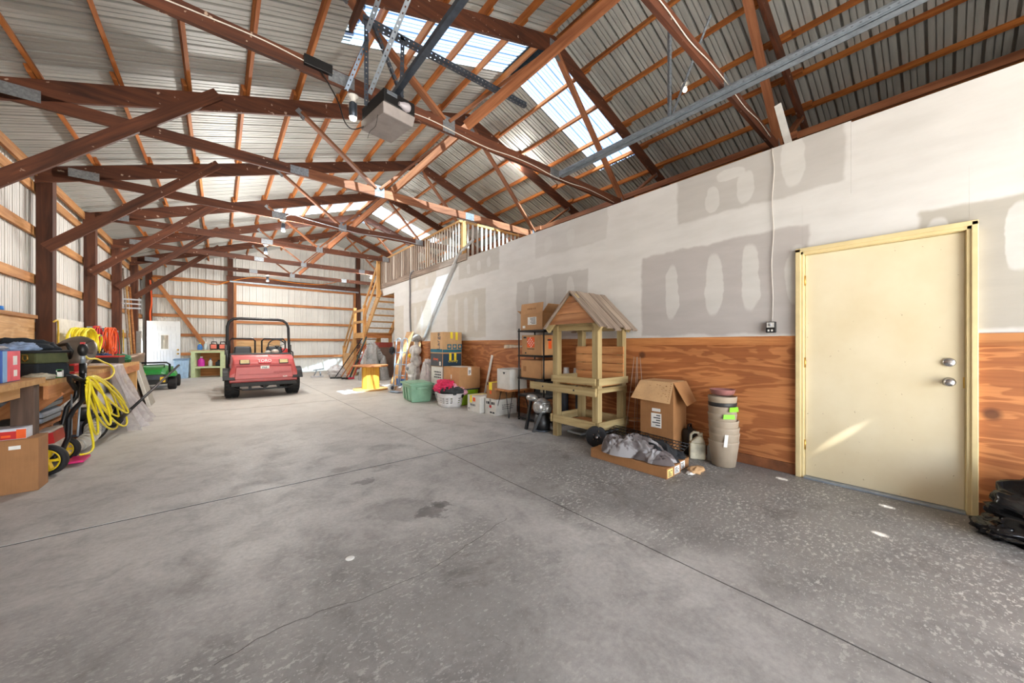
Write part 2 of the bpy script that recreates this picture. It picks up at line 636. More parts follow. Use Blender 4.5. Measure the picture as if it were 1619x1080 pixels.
def plywood_mat(name, c0, c1, c2, knots=True):
    m, nt, b = base_mat(name)
    tc = N(nt, 'ShaderNodeTexCoord')
    oi = N(nt, 'ShaderNodeObjectInfo')
    cb = N(nt, 'ShaderNodeCombineXYZ')
    mu = math_n(nt, 'MULTIPLY', oi.outputs['Random'], 23.0)
    nt.links.new(mu, cb.inputs[0]); nt.links.new(mu, cb.inputs[2])
    av = N(nt, 'ShaderNodeVectorMath', operation='ADD')
    nt.links.new(tc.outputs['Object'], av.inputs[0]); nt.links.new(cb.outputs[0], av.inputs[1])
    mp = N(nt, 'ShaderNodeMapping')
    mp.inputs['Scale'].default_value = (0.45, 0.45, 3.0)
    nt.links.new(av.outputs[0], mp.inputs['Vector'])
    n = noise_tex(nt, mp.outputs[0], 1.25, 4, 0.5, 0.55)
    ring = math_n(nt, 'SINE', math_n(nt, 'MULTIPLY', n, 58.0))
    col = ramp(nt, ring, [(0.0, c1), (0.55, c0), (1.0, c0)])
    mp2 = N(nt, 'ShaderNodeMapping')
    mp2.inputs['Scale'].default_value = (2, 2, 60)
    nt.links.new(av.outputs[0], mp2.inputs['Vector'])
    col = mix(nt, 0.35, col, ramp(nt, noise_tex(nt, mp2.outputs[0], 1.0, 4, 0.6), [(0.3, (160, 140, 125)), (0.6, (255, 255, 255))]), 'MULTIPLY')
    col = mix(nt, 0.4, col, ramp(nt, noise_tex(nt, av.outputs[0], 1.1, 3), [(0.35, (170, 150, 135)), (0.65, (255, 255, 255))]), 'MULTIPLY')
    if knots:
        vo = N(nt, 'ShaderNodeTexVoronoi')
        vo.inputs['Scale'].default_value = 1.9
        nt.links.new(av.outputs[0], vo.inputs['Vector'])
        col = mix(nt, ramp(nt, vo.outputs['Distance'], [(0.05, (0.85, 0.85, 0.85, 1)), (0.11, (0, 0, 0, 1))]), col, lin(c2))
    nt.links.new(col, b.inputs['Base Color'])
    b.inputs['Roughness'].default_value = 0.6
    return m


PLY = plywood_mat('fir_plywood', (204, 136, 82), (172, 106, 60), (84, 46, 26))
PLY2 = plywood_mat('pale_plywood', (222, 182, 130), (212, 168, 114), (140, 90, 50))
OSB = plain('osb_board', (214, 168, 108), 0.7, var=0.25, scale=40)

# ------------------------------------------------------------------ floor
floor = setting('floor')
fb = MB(); fb.box(-2.3, 10.2, -4.4, 18.4, -0.08, -0.003)
fb.build('subfloor', plain('joint_dark_fill', (40, 37, 34), 0.9), floor)  # dark fill raised into the joints, as the groove sides caught light


def wob(a, k):
    return 0.010 * noise.noise((a * 1.7, k, 0.3)) + 0.007 * noise.noise((a * 6.1, k, 1.3))


XJ = [-2.3, 1.98, 10.2]
YJ = [-4.4, 3.6, 8.4, 13.4, 18.4]
for i in range(2):
    for j in range(4):
        x0, x1, y0, y1 = XJ[i], XJ[i + 1], YJ[j], YJ[j + 1]
        g = 0.0045
        poly = []
        nx = int((x1 - x0) / 0.12); ny = int((y1 - y0) / 0.12)
        ex0 = 0 if i == 0 else g; ex1 = -g if i == 0 else 0
        ey0 = 0 if j == 0 else 0.011; ey1 = -0.011 if j < 3 else 0
        for k in range(nx):
            a = x0 + (x1 - x0) * k / nx
            poly.append((a + (ex0 if k == 0 else 0), y0 + ey0 + (wob(a, y0 + 20) if j else 0)))
        for k in range(ny):
            a = y0 + (y1 - y0) * k / ny
            poly.append((x1 + ex1 + (wob(a, 3.3) if i == 0 else 0), a))
        for k in range(nx):
            a = x1 - (x1 - x0) * k / nx
            poly.append((a, y1 + ey1 + (wob(a, y1 + 20) if j < 3 else 0)))
        for k in range(ny):
            a = y1 - (y1 - y0) * k / ny
            poly.append((x0 + ex0 + (wob(a, 3.3) if i else 0), a))
        b = MB(); b.prism(poly, 0.06, Matrix.Translation((0, 0, -0.06)))
        b.build('concrete_slab', CONC, floor)


def crack(pts, w):
    out = []
    for (ax, ay), (bx, by) in zip(pts, pts[1:]):
        for k in range(8):
            t = k / 8
            x, y = ax + (bx - ax) * t, ay + (by - ay) * t
            out.append((x + 0.010 * noise.noise((x * 14, y * 14, 0)), y + 0.018 * noise.noise((x * 17, y * 17, 5))))
    b = MB()
    vs, fs = [], []
    for i, (x, y) in enumerate(out):
        ww = w * (0.5 + 0.9 * abs(noise.noise((x * 9, y * 9, 2))))
        vs += [(x, y - ww, 0.0008), (x, y + ww, 0.0008)]
        if i:
            fs.append((2 * i - 2, 2 * i, 2 * i + 1, 2 * i - 1))
    b.add(vs, fs)
    b.build('crack', plain('crack_dirt', (64, 60, 57), 0.9), floor)


crack([(-0.02, 1.76), (0.17, 1.81), (0.34, 1.80), (0.54, 1.76), (0.82, 1.75), (1.03, 1.79), (1.34, 1.88), (1.58, 1.94)], 0.0022)
crack([(0.90, 1.24), (0.88, 1.16), (0.91, 1.10)], 0.0014)
crack([(0.42, 4.45), (0.56, 3.88), (1.11, 3.64), (1.44, 3.55)], 0.0014)

gb = MB(); gb.box(-60, 60, -60, 60, -0.2, -0.085)
gb.build('ground', plain('gravel_ground', (150, 142, 126), 0.9), None)['kind'] = 'structure'

# ------------------------------------------------------------------ roof: sheets, purlins
RIDGE = 3.97
SL = 0.343


def roof_z(x):
    return 6.045 - SL * abs(x - RIDGE)


ceiling = setting('ceiling')
PITCH = 0.2285
PROF = [(0, 0), (.004, .05), (.030, .05), (.034, 0), (.098, 0), (.100, .018), (.110, .018), (.112, 0), (.158, 0), (.160, .018), (.170, .018), (.172, 0)]


def prof_pts(n, flat=1.0):
    return [(k * PITCH + a, h * flat) for k in range(n) for a, h in PROF] + [(n * PITCH, 0)]


def roof_sheet(xa, xb, y0, mat, name, n=4, flat=1.0):
    """corrugated sheet running down the slope from xa to xb"""
    b = MB()
    pp = prof_pts(n, flat)
    vs, fs = [], []
    for a, h in pp:
        vs += [(xa, y0 + a, roof_z(xa) + h), (xb, y0 + a, roof_z(xb) + h)]
    up = xa > xb
    for i in range(len(pp) - 1):
        fs.append((2 * i, 2 * i + 1, 2 * i + 3, 2 * i + 2))
    b.add(vs, fs)
    return b.build(name, mat, ceiling)


Y0 = -4.234
roof_sheet(RIDGE, -2.45, Y0 - PITCH, ROOF_MET, 'roof_sheet', 1); roof_sheet(RIDGE, 10.3, Y0 - PITCH, ROOF_MET, 'roof_sheet', 1)
for k in range(25):
    y = Y0 + k * 4 * PITCH
    lit = k in (9, 18)
    if lit:
        sk = SKYL if k == 9 else SKYL2
        roof_sheet(RIDGE, 1.2, y, sk, 'skylight_sheet', 4, .25); roof_sheet(1.3, -2.45, y, ROOF_MET, 'roof_sheet')
        roof_sheet(RIDGE, 6.62, y, sk, 'skylight_sheet', 4, .25); roof_sheet(6.5, 10.3, y, ROOF_MET, 'roof_sheet')
    else:
        roof_sheet(RIDGE, -2.45, y, ROOF_MET, 'roof_sheet'); roof_sheet(RIDGE, 10.3, y, ROOF_MET, 'roof_sheet')
b = MB()
b.add([(RIDGE - 0.16, -4.4, roof_z(RIDGE - .16) + .025), (RIDGE - 0.16, 18.4, roof_z(RIDGE - .16) + .025), (RIDGE, 18.4, 6.09), (RIDGE, -4.4, 6.09),
       (RIDGE + .16, 18.4, roof_z(RIDGE - .16) + .025), (RIDGE + .16, -4.4, roof_z(RIDGE - .16) + .025)], [(0, 1, 2, 3), (3, 2, 4, 5)])
b.build('ridge_cap', ROOF_MET, ceiling)

TY = [1.4 + 2.4 * k for k in range(-2, 8)]
ang = math.atan(SL)
for side in (-1, 1):
    for k in range(10):
        dx = 0.10 + 0.6 * k
        x = RIDGE + side * dx
        z = roof_z(x) - 0.046
        for q in range(len(TY) - 1):
            off = 0.021 if q % 2 else -0.021
            upv = (-side * math.sin(ang) * -1, 0, math.cos(ang))
            beam('purlin', (x + off, TY[q] - 0.13, z - side * off * SL), (x + off, TY[q + 1] + 0.13, z - side * off * SL), 0.038, 0.086, W_PURLIN, ceiling, up=(side * math.sin(ang), 0, math.cos(ang)))
for x in (-2.12, 10.0):
    for q in range(len(TY) - 1):
        beam('purlin', (x, TY[q], 3.80), (x, TY[q + 1], 3.80), 0.04, 0.14, W_GIRT, ceiling)
# two bottom chord runners along the shed
for q in range(len(TY) - 1):
    beam('chord_runner', (5.84 + (0.021 if q % 2 else -0.021), TY[q] - 0.2, 3.96), (5.84 + (0.021 if q % 2 else -0.021), TY[q + 1] + 0.2, 3.96), 0.04, 0.09, W_TRUSS2, ceiling)

# ------------------------------------------------------------------ trusses
TRUSS_LABELS = {
    1.4: 'dark roof truss nearest overhead, its chord ending above the drywall by the door',
    3.8: 'dark roof truss behind the garage door opener, white cable stapled along its chord',
    6.2: 'roof truss with brightly sunlit bottom chord just behind the opener truss',
    8.6: 'roof truss with drooping grey cable, third beyond the near skylight',
    11.0: 'roof truss standing just before the far skylight',
    13.4: 'roof truss whose top chord catches the far skylight sun',
    15.8: 'farthest free roof truss, last one before the back wall',
}


def truss(yk):
    if yk in TRUSS_LABELS:
        t = thing('roof_truss', TRUSS_LABELS[yk], 'truss', (RIDGE, yk, 3.77), 0, 'wooden roof trusses')
    else:
        t = thing('roof_truss', 'roof truss hidden overhead behind the camera' + (', outermost by the open door' if yk < -2 else ''), 'truss', (RIDGE, yk, 3.77), 0, 'wooden roof trusses')
    tc = lambda x: 4.04 + SL * (x + 1.25)
    cz = 5.835
    beam('bottom_chord', (-1.97, yk, 3.84), (RIDGE - 3.04, yk, 3.84), 0.04, 0.14, W_TRUSS, t)
    beam('bottom_chord', (RIDGE - 3.04, yk, 3.84), (RIDGE + 3.04, yk, 3.84), 0.04, 0.14, W_TRUSS2 if 4 < yk < 8 else W_TRUSS, t)  # one truss has a paler middle chord: sunlight put into its wood colour
    beam('bottom_chord', (RIDGE + 3.04, yk, 3.84), (9.91, yk, 3.84), 0.04, 0.14, W_TRUSS, t)
    hh = 0.222
    for s in (-1, 1):
        e = RIDGE + s * 6.1
        # the top chord, plumb cut at the ridge
        b = MB()
        lo, hi = tc(RIDGE - 6.1), cz
        y0, y1 = yk - 0.02, yk + 0.02
        pts = [(e, lo - .115), (RIDGE, hi - .115), (RIDGE, hi + .118), (e, lo + .118)]
        q = [(x, y0, z) for x, z in pts] + [(x, y1, z) for x, z in pts]
        b.add(q, [(0, 1, 2, 3), (7, 6, 5, 4), (0, 4, 5, 1), (1, 5, 6, 2), (2, 6, 7, 3), (3, 7, 4, 0)])
        b.build('top_chord', W_TRUSS, t, world=True)
        beam('web', (RIDGE + s * 1.84, yk, 3.90), (RIDGE + s * 0.05, yk, 5.74), 0.038, 0.09, W_TRUSS2, t, up=(0, 1, 0)).rotation_mode = 'QUATERNION'
        beam('web', (RIDGE + s * 1.90, yk, 3.90), (RIDGE + s * 3.02, yk, 4.74), 0.038, 0.09, W_TRUSS2, t, up=(0, 1, 0))
        for px, pz, a, c, an in ((s * 5.62, 3.88, .32, .13, 0), (s * 3.04, 3.84, .24, .12, 0), (s * 1.84, 3.86, .16, .19, 0), (s * 3.02, 4.72, .14, .08, s * -0.64)):
            for yy in (-0.0225, 0.0225):
                b = MB()
                M = Matrix.Translation((RIDGE + px, yk + yy, pz)) @ Matrix.Rotation(an, 4, 'Y')
                b.add([M @ Vector(p) for p in [(-a / 2, -.0015, -c / 2), (a / 2, -.0015, -c / 2), (a / 2, .0015, -c / 2), (-a / 2, .0015, -c / 2), (-a / 2, -.0015, c / 2), (a / 2, -.0015, c / 2), (a / 2, .0015, c / 2), (-a / 2, .0015, c / 2)]], MB.BF)
                b.build('gusset_plate', W_PLATE, t, world=True)
    for px, pz, a, c in ((0, 3.84, .2, .14), (0, 5.74, .22, .26)):
        b = MB(); b.box(RIDGE + px - a / 2, RIDGE + px + a / 2, yk - .024, yk - .0205, pz - c / 2, pz + c / 2)
        b.build('gusset_plate', W_PLATE, t, world=True)
    # knee brace from the post up to the top chord
    beam('knee_brace', (-2.02, yk - .045, 2.66), (-0.02, yk - .045, 4.56), 0.04, 0.14, W_TRUSS, t, up=(0, 1, 0) if False else (0, 0, 1))
    # lateral sway brace back to the ridge of the truss before
    if yk > -2:
        beam('sway_brace', (2.36, yk - .04, 3.93), (3.93, yk - 2.36, 5.68), 0.04, 0.12, W_TRUSS2, t)
    return t


TR = {}
for yk in TY[:-1]:
    TR[round(yk, 2)] = truss(round(yk, 2))


def cable(name, pts, r, mat, parent, n=6, sub=6):
    """smooth tube through points"""
    P = [Vector(p) for p in pts]
    out = []
    for i in range(len(P) - 1):
        p0, p1, p2, p3 = P[max(i - 1, 0)], P[i], P[i + 1], P[min(i + 2, len(P) - 1)]
        for k in range(sub):
            t = k / sub
            out.append(0.5 * ((2 * p1) + (p2 - p0) * t + (2 * p0 - 5 * p1 + 4 * p2 - p3) * t * t + (3 * p1 - p0 - 3 * p2 + p3) * t ** 3))
    out.append(P[-1])
    b = MB(); b.tube(out, r, n)
    return b.build(name, mat, parent, world=parent is not None)


WIRE_W = plain('white_cable', (226, 218, 206), 0.5)
WIRE_G = plain('grey_cable', (176, 178, 184), 0.5)
cable('cable', [(-1.5 + 0.45 * i, 3.772, 3.86 + 0.02 * math.sin(i * 2.1)) for i in range(6)] + [(0.85, 3.772, 3.86)], 0.006, WIRE_W, TR[3.8])
cable('cable', [(1.5 + 0.4 * i, 3.772, 3.80 + 0.02 * math.sin(i * 1.7)) for i in range(11)], 0.006, WIRE_W, TR[3.8])
cable('cable', [(1.0, 8.57, 3.80), (1.15, 8.56, 3.90), (1.5, 8.56, 3.86), (2.1, 8.56, 3.80), (2.5, 8.56, 3.77), (3.0, 8.56, 3.80), (3.6, 8.56, 3.80), (3.9, 8.56, 3.78)], 0.009, WIRE_G, TR[8.6])
cable('cable', [(2.2 + 0.45 * i, 1.37, 3.83 + 0.02 * math.sin(i * 2.3)) for i in range(8)], 0.005, WIRE_W, TR[1.4])

# ------------------------------------------------------------------ left wall
wall_left = setting('wall_left')


def siding(name, x0, y0, ux, uy, z0, top, mat, parent, n=4, holes=()):
    """vertical corrugated sheet from (x0, y0) along the unit direction (ux, uy); ribs stand outwards"""
    b = MB(); vs, fs = [], []
    nx, ny = uy, -ux
    pp = prof_pts(n)
    for a, h in pp:
        x, y = x0 + ux * a + nx * h, y0 + uy * a + ny * h
        vs += [(x, y, z0), (x, y, top(x))]
    for i in range(len(pp) - 1):
        xs = sorted((vs[2 * i][0], vs[2 * i + 2][0]))
        cut = [h for h in holes if xs[1] - xs[0] > .03 and abs(h[0] - (xs[0] + xs[1]) / 2) < .04 and z0 < h[1]]
        if cut:
            # unseen gap added for a sun sliver: the strip is built below and above it
            (xa, ya, _), (xb, yb, _) = vs[2 * i], vs[2 * i + 2]
            hz, hr = cut[0][1], cut[0][2]
            hw = min(.35, cut[0][3] / abs(xb - xa))
            for fa, fb, za, zb in ((0, 1, z0, hz - hr), (0, 1, hz + hr, top(xa)), (0, .5 - hw, hz - hr, hz + hr), (.5 + hw, 1, hz - hr, hz + hr)):
                xp, yp, xq, yq = xa + (xb - xa) * fa, ya + (yb - ya) * fa, xa + (xb - xa) * fb, ya + (yb - ya) * fb
                b.add([(xp, yp, za), (xq, yq, za), (xq, yq, zb), (xp, yp, zb)], [(0, 1, 2, 3)])
            continue
        fs.append((2 * i, 2 * i + 2, 2 * i + 3, 2 * i + 1))
    b.add(vs, fs)
    return b.build(name, mat, parent)


SW = 4 * PITCH
for k in range(25):
    y = -4.434 + k * SW
    z0 = 0.0
    if abs(y - 16.6) < 0.45:
        z0 = 2.06
    if y + SW > 18.42:
        continue
    siding('siding_sheet', -2.2, y + SW, 0, -1, z0, lambda x: 3.9, WALL_MET, wall_left)
siding('siding_sheet', -2.2, 18.45, 0, -1, 0, lambda x: 3.9, WALL_MET, wall_left, n=1)
for yk in TY[:-1]:
    beam('post', (-2.05, yk + 0.11, 0), (-2.05, yk + 0.11, 3.9), 0.16, 0.17, W_POST, wall_left)
for zg in (0.75, 1.48, 2.2, 2.92, 3.58):
    for q in range(len(TY) - 1):
        if q == len(TY) - 2 and zg < 2.0:
            continue
        beam('girt', (-2.165, TY[q], zg), (-2.165, TY[q + 1], zg), 0.04, 0.135, W_GIRT, wall_left)


def panel(name, x0, x1, y0, y1, z0, z1, mat, parent, **kw):
    b = MB(); b.box(x0, x1, y0, y1, z0, z1)
    return b.build(name, mat, parent, **kw)


panel('backsplash_board', -2.14, -2.12, 3.9, 8.55, 0.9, 1.60, PLY2, wall_left)
beam('backsplash_rail', (-2.12, 3.9, 1.62), (-2.12, 8.55, 1.62), 0.06, 0.05, W_GIRT, wall_left)
panel('pegboard', -2.14, -2.12, 8.8, 11.0, 0.9, 1.66, plain('white_hardboard', (222, 220, 212), 0.6), wall_left)
panel('pegboard', -2.14, -2.12, 11.2, 13.4, 0.9, 1.62, MATS['white_hardboard'], wall_left)
for a, c in (((-2.1, 3.0, 0.1), (-2.1, 5.3, 0.85)), ((-2.1, 6.0, 0.1), (-2.1, 7.6, 0.85))):
    beam('brace_board', a, c, 0.03, 0.18, W_CEDAR, wall_left)
panel('post_sheathing', -1.995, -1.90, 15.8, 15.98, 0.0, 1.62, plain('grey_sheet_metal', (142, 140, 138), 0.4, 0.5), wall_left)
b = MB(); b.box(-1.91, -1.875, 15.84, 15.92, 1.38, 1.52); b.build('outlet_box', WHITE, wall_left, bevel=0.004)
for y in (8.57, 11.0, 13.4):
    cable('conduit', [(-1.9, y - .2, 1.55), (-1.93, y + .05, 1.58), (-1.95, y + .2, 1.52), (-1.95, y + .22, 1.0)], 0.012, plain('yellow_cable', (226, 190, 60), 0.5), wall_left)
for y in (16.78, 17.80):
    beam('door_jamb', (-2.15, y, 0), (-2.15, y, 2.1), 0.12, 0.06, WHITE, wall_left)

# ------------------------------------------------------------------ back wall
wall_back = setting('wall_back')
for k in range(14):
    x = -2.25 + k * SW
    siding('siding_sheet', x, 18.36, 1, 0, 0, lambda xx: roof_z(xx) + 0.012, WALL_MET, wall_back)
for xp in (-1.98, 0.32, 5.22):
    beam('post', (xp, 18.2, 0), (xp, 18.2, roof_z(xp) - 0.15), 0.17, 0.16, W_POST, wall_back, up=(0, 1, 0))
beam('door_post', (0.47, 18.2, 0), (0.47, 18.2, 3.75), 0.09, 0.1, W_CEDAR, wall_back, up=(0, 1, 0))
beam('door_post', (5.06, 18.2, 0), (5.06, 18.2, 3.75), 0.09, 0.1, W_CEDAR, wall_back, up=(0, 1, 0))
for zg in (0.84, 1.56, 2.29, 2.99, 3.68):
    beam('girt', (-1.9, 18.28, zg), (0.24, 18.28, zg), 0.05, 0.11, W_CEDAR, wall_back)
for zg in (0.66, 1.41, 2.12, 2.91, 3.68):
    beam('girt', (0.52, 18.28, zg), (5.02, 18.28, zg), 0.05, 0.11, W_CEDAR, wall_back)
for x0, x1 in ((5.3, 9.8),):
    for zg in (0.84, 1.56, 2.29, 2.99, 3.68):
        beam('girt', (x0, 18.28, zg), (x1, 18.28, zg), 0.05, 0.11, W_CEDAR, wall_back)
beam('door_header', (0.2, 18.15, 3.86), (5.3, 18.15, 3.86), 0.06, 0.2, W_TRUSS, wall_back)
beam('door_track', (0.3, 18.05, 3.72), (5.2, 18.05, 3.72), 0.05, 0.06, W_STEEL, wall_back)
beam('corner_brace', (-1.86, 18.19, 3.62), (-0.42, 18.19, 1.1), 0.04, 0.14, W_CEDAR, wall_back, up=(0, 1, 0) if False else (0, 0, 1))
panel('drywall_panel', 5.35, 9.8, 18.14, 18.155, 0.02, 3.6, WHITE, wall_back)
panel('backing_board', 0.5, 2.0, 18.2, 18.215, 0.75, 1.36, PLY2, wall_back)
cable('cord', [(-1.9, 18.1, 3.62), (-1.2, 18.1, 3.58), (-0.6, 18.1, 3.62), (-0.1, 18.1, 3.55), (0.3, 18.05, 3.72), (1.2, 18.05, 3.98), (2.5, 18.05, 3.9), (3.6, 18.05, 3.95), (4.4, 18.05, 4.2)], 0.014, plain('orange_cord', (238, 140, 24), 0.5), wall_back)

# ------------------------------------------------------------------ front wall with the open overhead door, behind the camera
wall_front = setting('wall_front')
for k in range(14):
    x = -2.25 + k * SW
    z0 = 3.35 if (x > -1.4 and x + SW < 4.2) else 0.0
    siding('siding_sheet', x + SW, -4.42, -1, 0, z0, lambda xx: roof_z(xx) + 0.012, WALL_MET, wall_front, holes=((3.185, 5.323, 0.020, 0.012), (2.877, 5.266, 0.012, 0.016), (2.977, 4.615, 0.012, 0.016), (2.309, 4.606, 0.012, 0.016)))  # gable gaps added to throw sun spots on the door and floor
for xp in (-1.33, 4.18):
    beam('post', (xp, -4.3, 0), (xp, -4.3, 4.0), 0.16, 0.16, W_POST, wall_front, up=(0, 1, 0))
# outer eave wall on the right
wall_outer = setting('wall_outer')
for k in range(25):
    y = -4.434 + k * SW
    siding('siding_sheet', 10.15, y, 0, 1, 0, lambda x: 3.88, WALL_MET, wall_outer)

# ------------------------------------------------------------------ right partition: plywood below, taped drywall above
wall_right = setting('wall_right')
WX = 4.14
for y0, y1 in ((-4.3, -2.62), (-2.62, -0.125), (0.815, 3.30), (3.30, 5.74), (5.74, 8.18), (8.18, 10.72)):
    panel('plywood_panel', WX + .002, WX + .02, y0 + .002, y1 - .002, 0.10, 1.215, PLY, wall_right)
    beam('chair_rail', (WX + .004, y0, 1.252), (WX + .004, y1, 1.252), 0.038, 0.088, W_CEDAR, wall_right)
    beam('baseboard', (WX + .005, y0, 0.05), (WX + .005, y1, 0.05), 0.03, 0.095, plain('dark_base_lumber', (128, 78, 46), 0.7, var=0.3, scale=6), wall_right)
for y0, y1 in ((-4.3, -0.125), (0.815, 2.85), (2.85, 5.2), (5.2, 7.65), (7.65, 10.72)):
    panel('drywall_panel', WX, WX + .015, y0 + .0004, y1 - .0004, 1.297, 2.4998, DRY, wall_right)
for y0, y1 in ((-4.3, -2.0), (-2.0, 0.49), (0.49, 2.47), (2.47, 5.2), (5.2, 7.65), (7.65, 10.72)):
    panel('drywall_panel', WX, WX + .015, y0 + .0004, y1 - .0004, 2.50, 3.10 + 0.02 * math.sin(y0 * 3), DRY, wall_right)
panel('drywall_panel', WX, WX + .015, -0.125, 0.815, 2.05, 2.4998, DRY, wall_right)
panel('drywall_panel', WX, WX + .015, 10.722, 12.05, 2.80, 3.08, DRY, wall_right)
panel('framing', WX + .025, WX + .11, -4.3, -0.19, 0.0, 3.05, W_TRUSS, wall_right)
panel('framing', WX + .025, WX + .11, 0.87, 10.71, 0.0, 3.05, W_TRUSS, wall_right)
panel('framing', WX + .025, WX + .11, -0.19, 0.87, 2.12, 3.05, W_TRUSS, wall_right)
beam('sill_strip', (WX - .002, 0.87, 1.2965), (WX - .002, 10.7, 1.2965), 0.006, 0.012, WHITE, wall_right)
# lid over the rooms behind, and the loft deck
panel('room_lid', WX + .112, 10.0, -4.3, 6.7, 2.6, 2.68, plain('dusty_board', (120, 96, 70), 0.9), wall_right)
panel('loft_deck', WX + .112, 10.0, 6.72, 11.8, 2.92, 3.04, W_FRESH, wall_right)
panel('room_end', 4.27, 10.0, 10.6, 10.7, 0, 2.9, WHITE, wall_right)

# door_1: cream steel door in its cream casing
door_1 = setting('door_1', (4.14, 0.345, 0))


def door_paint():
    m, nt, b = base_mat('door_cream_paint')
    v = coords(nt, (1, 1, 1))
    n = noise_tex(nt, v, 1.6, 5, 0.6)
    col = ramp(nt, n, [(0.3, (214, 200, 166)), (0.7, (226, 216, 188))])
    sc_ = noise_tex(nt, coords(nt, (1, 12, 9)), 3.2, 2)
    col = mix(nt, ramp(nt, sc_, [(0.735, (0, 0, 0, 1)), (0.75, (0.7, 0.7, 0.7, 1))]), col, lin((160, 138, 104)))
    nt.links.new(col, b.inputs['Base Color'])
    b.inputs['Roughness'].default_value = 0.42
    return m


b = MB(); b.box(4.150, 4.192, -0.105, 0.795, 0.018, 2.03); b.build('door_leaf', door_paint(), door_1, world=True, bevel=0.002)
for y0, y1, z0, z1, nm in ((-0.165, -0.112, 0.0, 2.09, 'casing'), (0.802, 0.86, 0.0, 2.09, 'casing'), (-0.165, 0.86, 2.036, 2.095, 'casing')):
    b = MB(); b.box(4.112, 4.142, y0, y1, z0, z1)
    b.box(4.10, 4.113, y0 + (0.0 if y0 < 0 else 0.02) * 1, y1 - (0.022 if y0 < 0 and y1 < 0 else 0), z0 + (0.024 if z0 > 1 else 0), z1)
    b.build(nm, CREAM_TRIM, door_1, world=True, bevel=0.004)
for y0, y1, z0, z1 in ((-0.118, -0.106, 0, 2.04), (0.797, 0.808, 0, 2.04), (-0.11, 0.80, 2.032, 2.042)):
    b = MB(); b.box(4.142, 4.24, y0, y1, z0, z1); b.build('jamb', CREAM_TRIM, door_1, world=True)
b = MB(); b.box(4.09, 4.2, -0.11, 0.80, 0.0, 0.016); b.build('threshold', W_STEEL, door_1, world=True, bevel=0.003)
for z in (0.3, 1.05, 1.8):
    b = MB(); b.cyl((4.138, 0.797, z - .045), (4.138, 0.797, z + .045), 0.007, n=8); b.build('hinge', BRASS, door_1, world=True)
MX = Matrix.Translation((4.15, -0.035, 0.94)) @ Matrix.Rotation(-PI / 2, 4, 'Y')
b = MB(); b.lathe([(.033, 0), (.033, .006), (.014, .012), (.013, .03), (.024, .036), (.029, .048), (.027, .062), (.012, .068), (.0001, .069)], 20, MX)
b.build('door_knob', CHROME, door_1, world=True)
MX = Matrix.Translation((4.15, -0.035, 1.085)) @ Matrix.Rotation(-PI / 2, 4, 'Y')
b = MB(); b.lathe([(.033, 0), (.032, .014), (.026, .02), (.0001, .021)], 20, MX); b.box(4.108, 4.131, -.039, -.031, 1.075, 1.095)
b.build('deadbolt', CHROME, door_1, world=True)
b = MB(); b.box(4.149, 4.1505, -0.108, -0.098, 0.9, 0.98); b.build('strike_plate', BRASS, door_1, world=True)

# switch and timer box on the drywall, with the cable feeding it
t = thing('wall_timer', 'small black timer box with pale dial on drywall beside the cream door', 'timer', (4.138, 1.05, 1.33))
b = MB(); b.box(-.045, 0, -.038, .038, 0, .105); b.build('body', BLACK, t, bevel=0.004)
b = MB(); b.box(-.049, -.044, -.030, .030, .05, .098); b.build('dial', plain('pale_dial', (200, 200, 196), 0.5), t)
b = MB(); b.lathe([(.014, 0), (.012, .006), (.0001, .007)], 12, Matrix.Translation((-.049, 0, .074)) @ Matrix.Rotation(-PI / 2, 4, 'Y')); b.build('knob', WIRE_G, t)
b = MB(); b.box(-.047, -.045, -.02, -.005, .012, .03); b.box(-.047, -.045, .008, .022, .012, .03); b.build('socket', PRINT_WH, t)
c = cable('timer_cable', [(4.13, 1.045, 1.435), (4.13, 1.04, 1.7), (4.128, 1.05, 2.0), (4.13, 1.035, 2.3), (4.126, 1.045, 2.6), (4.13, 1.03, 2.9), (4.132, 1.045, 3.08), (4.16, 1.05, 3.13), (4.24, 1.05, 3.11)], 0.0042, plain('putty_cable', (196, 190, 182), .5), None)
tag(c, 'thin white cable running down the drywall to the black timer box', 'cable')
c = cable('wall_cable', [(4.5, 9.0, 3.35), (4.12, 9.2, 3.24), (4.1, 9.45, 3.1), (4.115, 9.5, 2.6), (4.115, 9.5, 2.0), (4.12, 9.45, 1.5)], 0.02, plain('grey_conduit', (112, 112, 116), 0.5), None)
tag(c, 'dark grey cable dropping from the loft railing down the drywall', 'cable')
c = cable('leaning_pipe', [(4.3, 6.55, 3.52), (4.13, 6.85, 3.24), (4.09, 6.95, 3.1), (4.09, 7.8, 2.19), (4.09, 8.60, 1.32)], 0.035, plain('pale_grey_pipe', (188, 190, 190), 0.4), None)
tag(c, 'long pale grey pipe running diagonally down the drywall from the loft', 'pipe')

# ------------------------------------------------------------------ overhead: opener, irons, track, lamps
OP = thing('garage_door_opener', 'black and grey garage door opener hung from the near dark truss', 'opener', (1.26, 3.42, 3.34), math.radians(8))
b = MB(); b.box(-.16, .16, -.22, .22, .06, .19); b.build('housing', BLACK, OP, bevel=0.012)
b = MB(); b.hexa([(-.15, -.20, -.03), (.15, -.20, -.03), (.16, .23, -.02), (-.16, .23, -.02)], [(-.165, -.22, .065), (.165, -.22, .065), (.165, .23, .065), (-.165, .23, .065)])
b.build('lens_cover', plain('grey_lens', (150, 144, 142), 0.5), OP, bevel=0.008)
b = MB(); b.lathe([(.001, -.066), (.03, -.06), (.042, -.035), (.035, 0), (.02, .03), (.018, .05)], 16, Matrix.Translation((.03, -.235, .10)) @ Matrix.Rotation(-PI / 2, 4, 'Y'))
b.build('light_bulb', plain('frosted_bulb', (176, 172, 178), 0.4), OP)
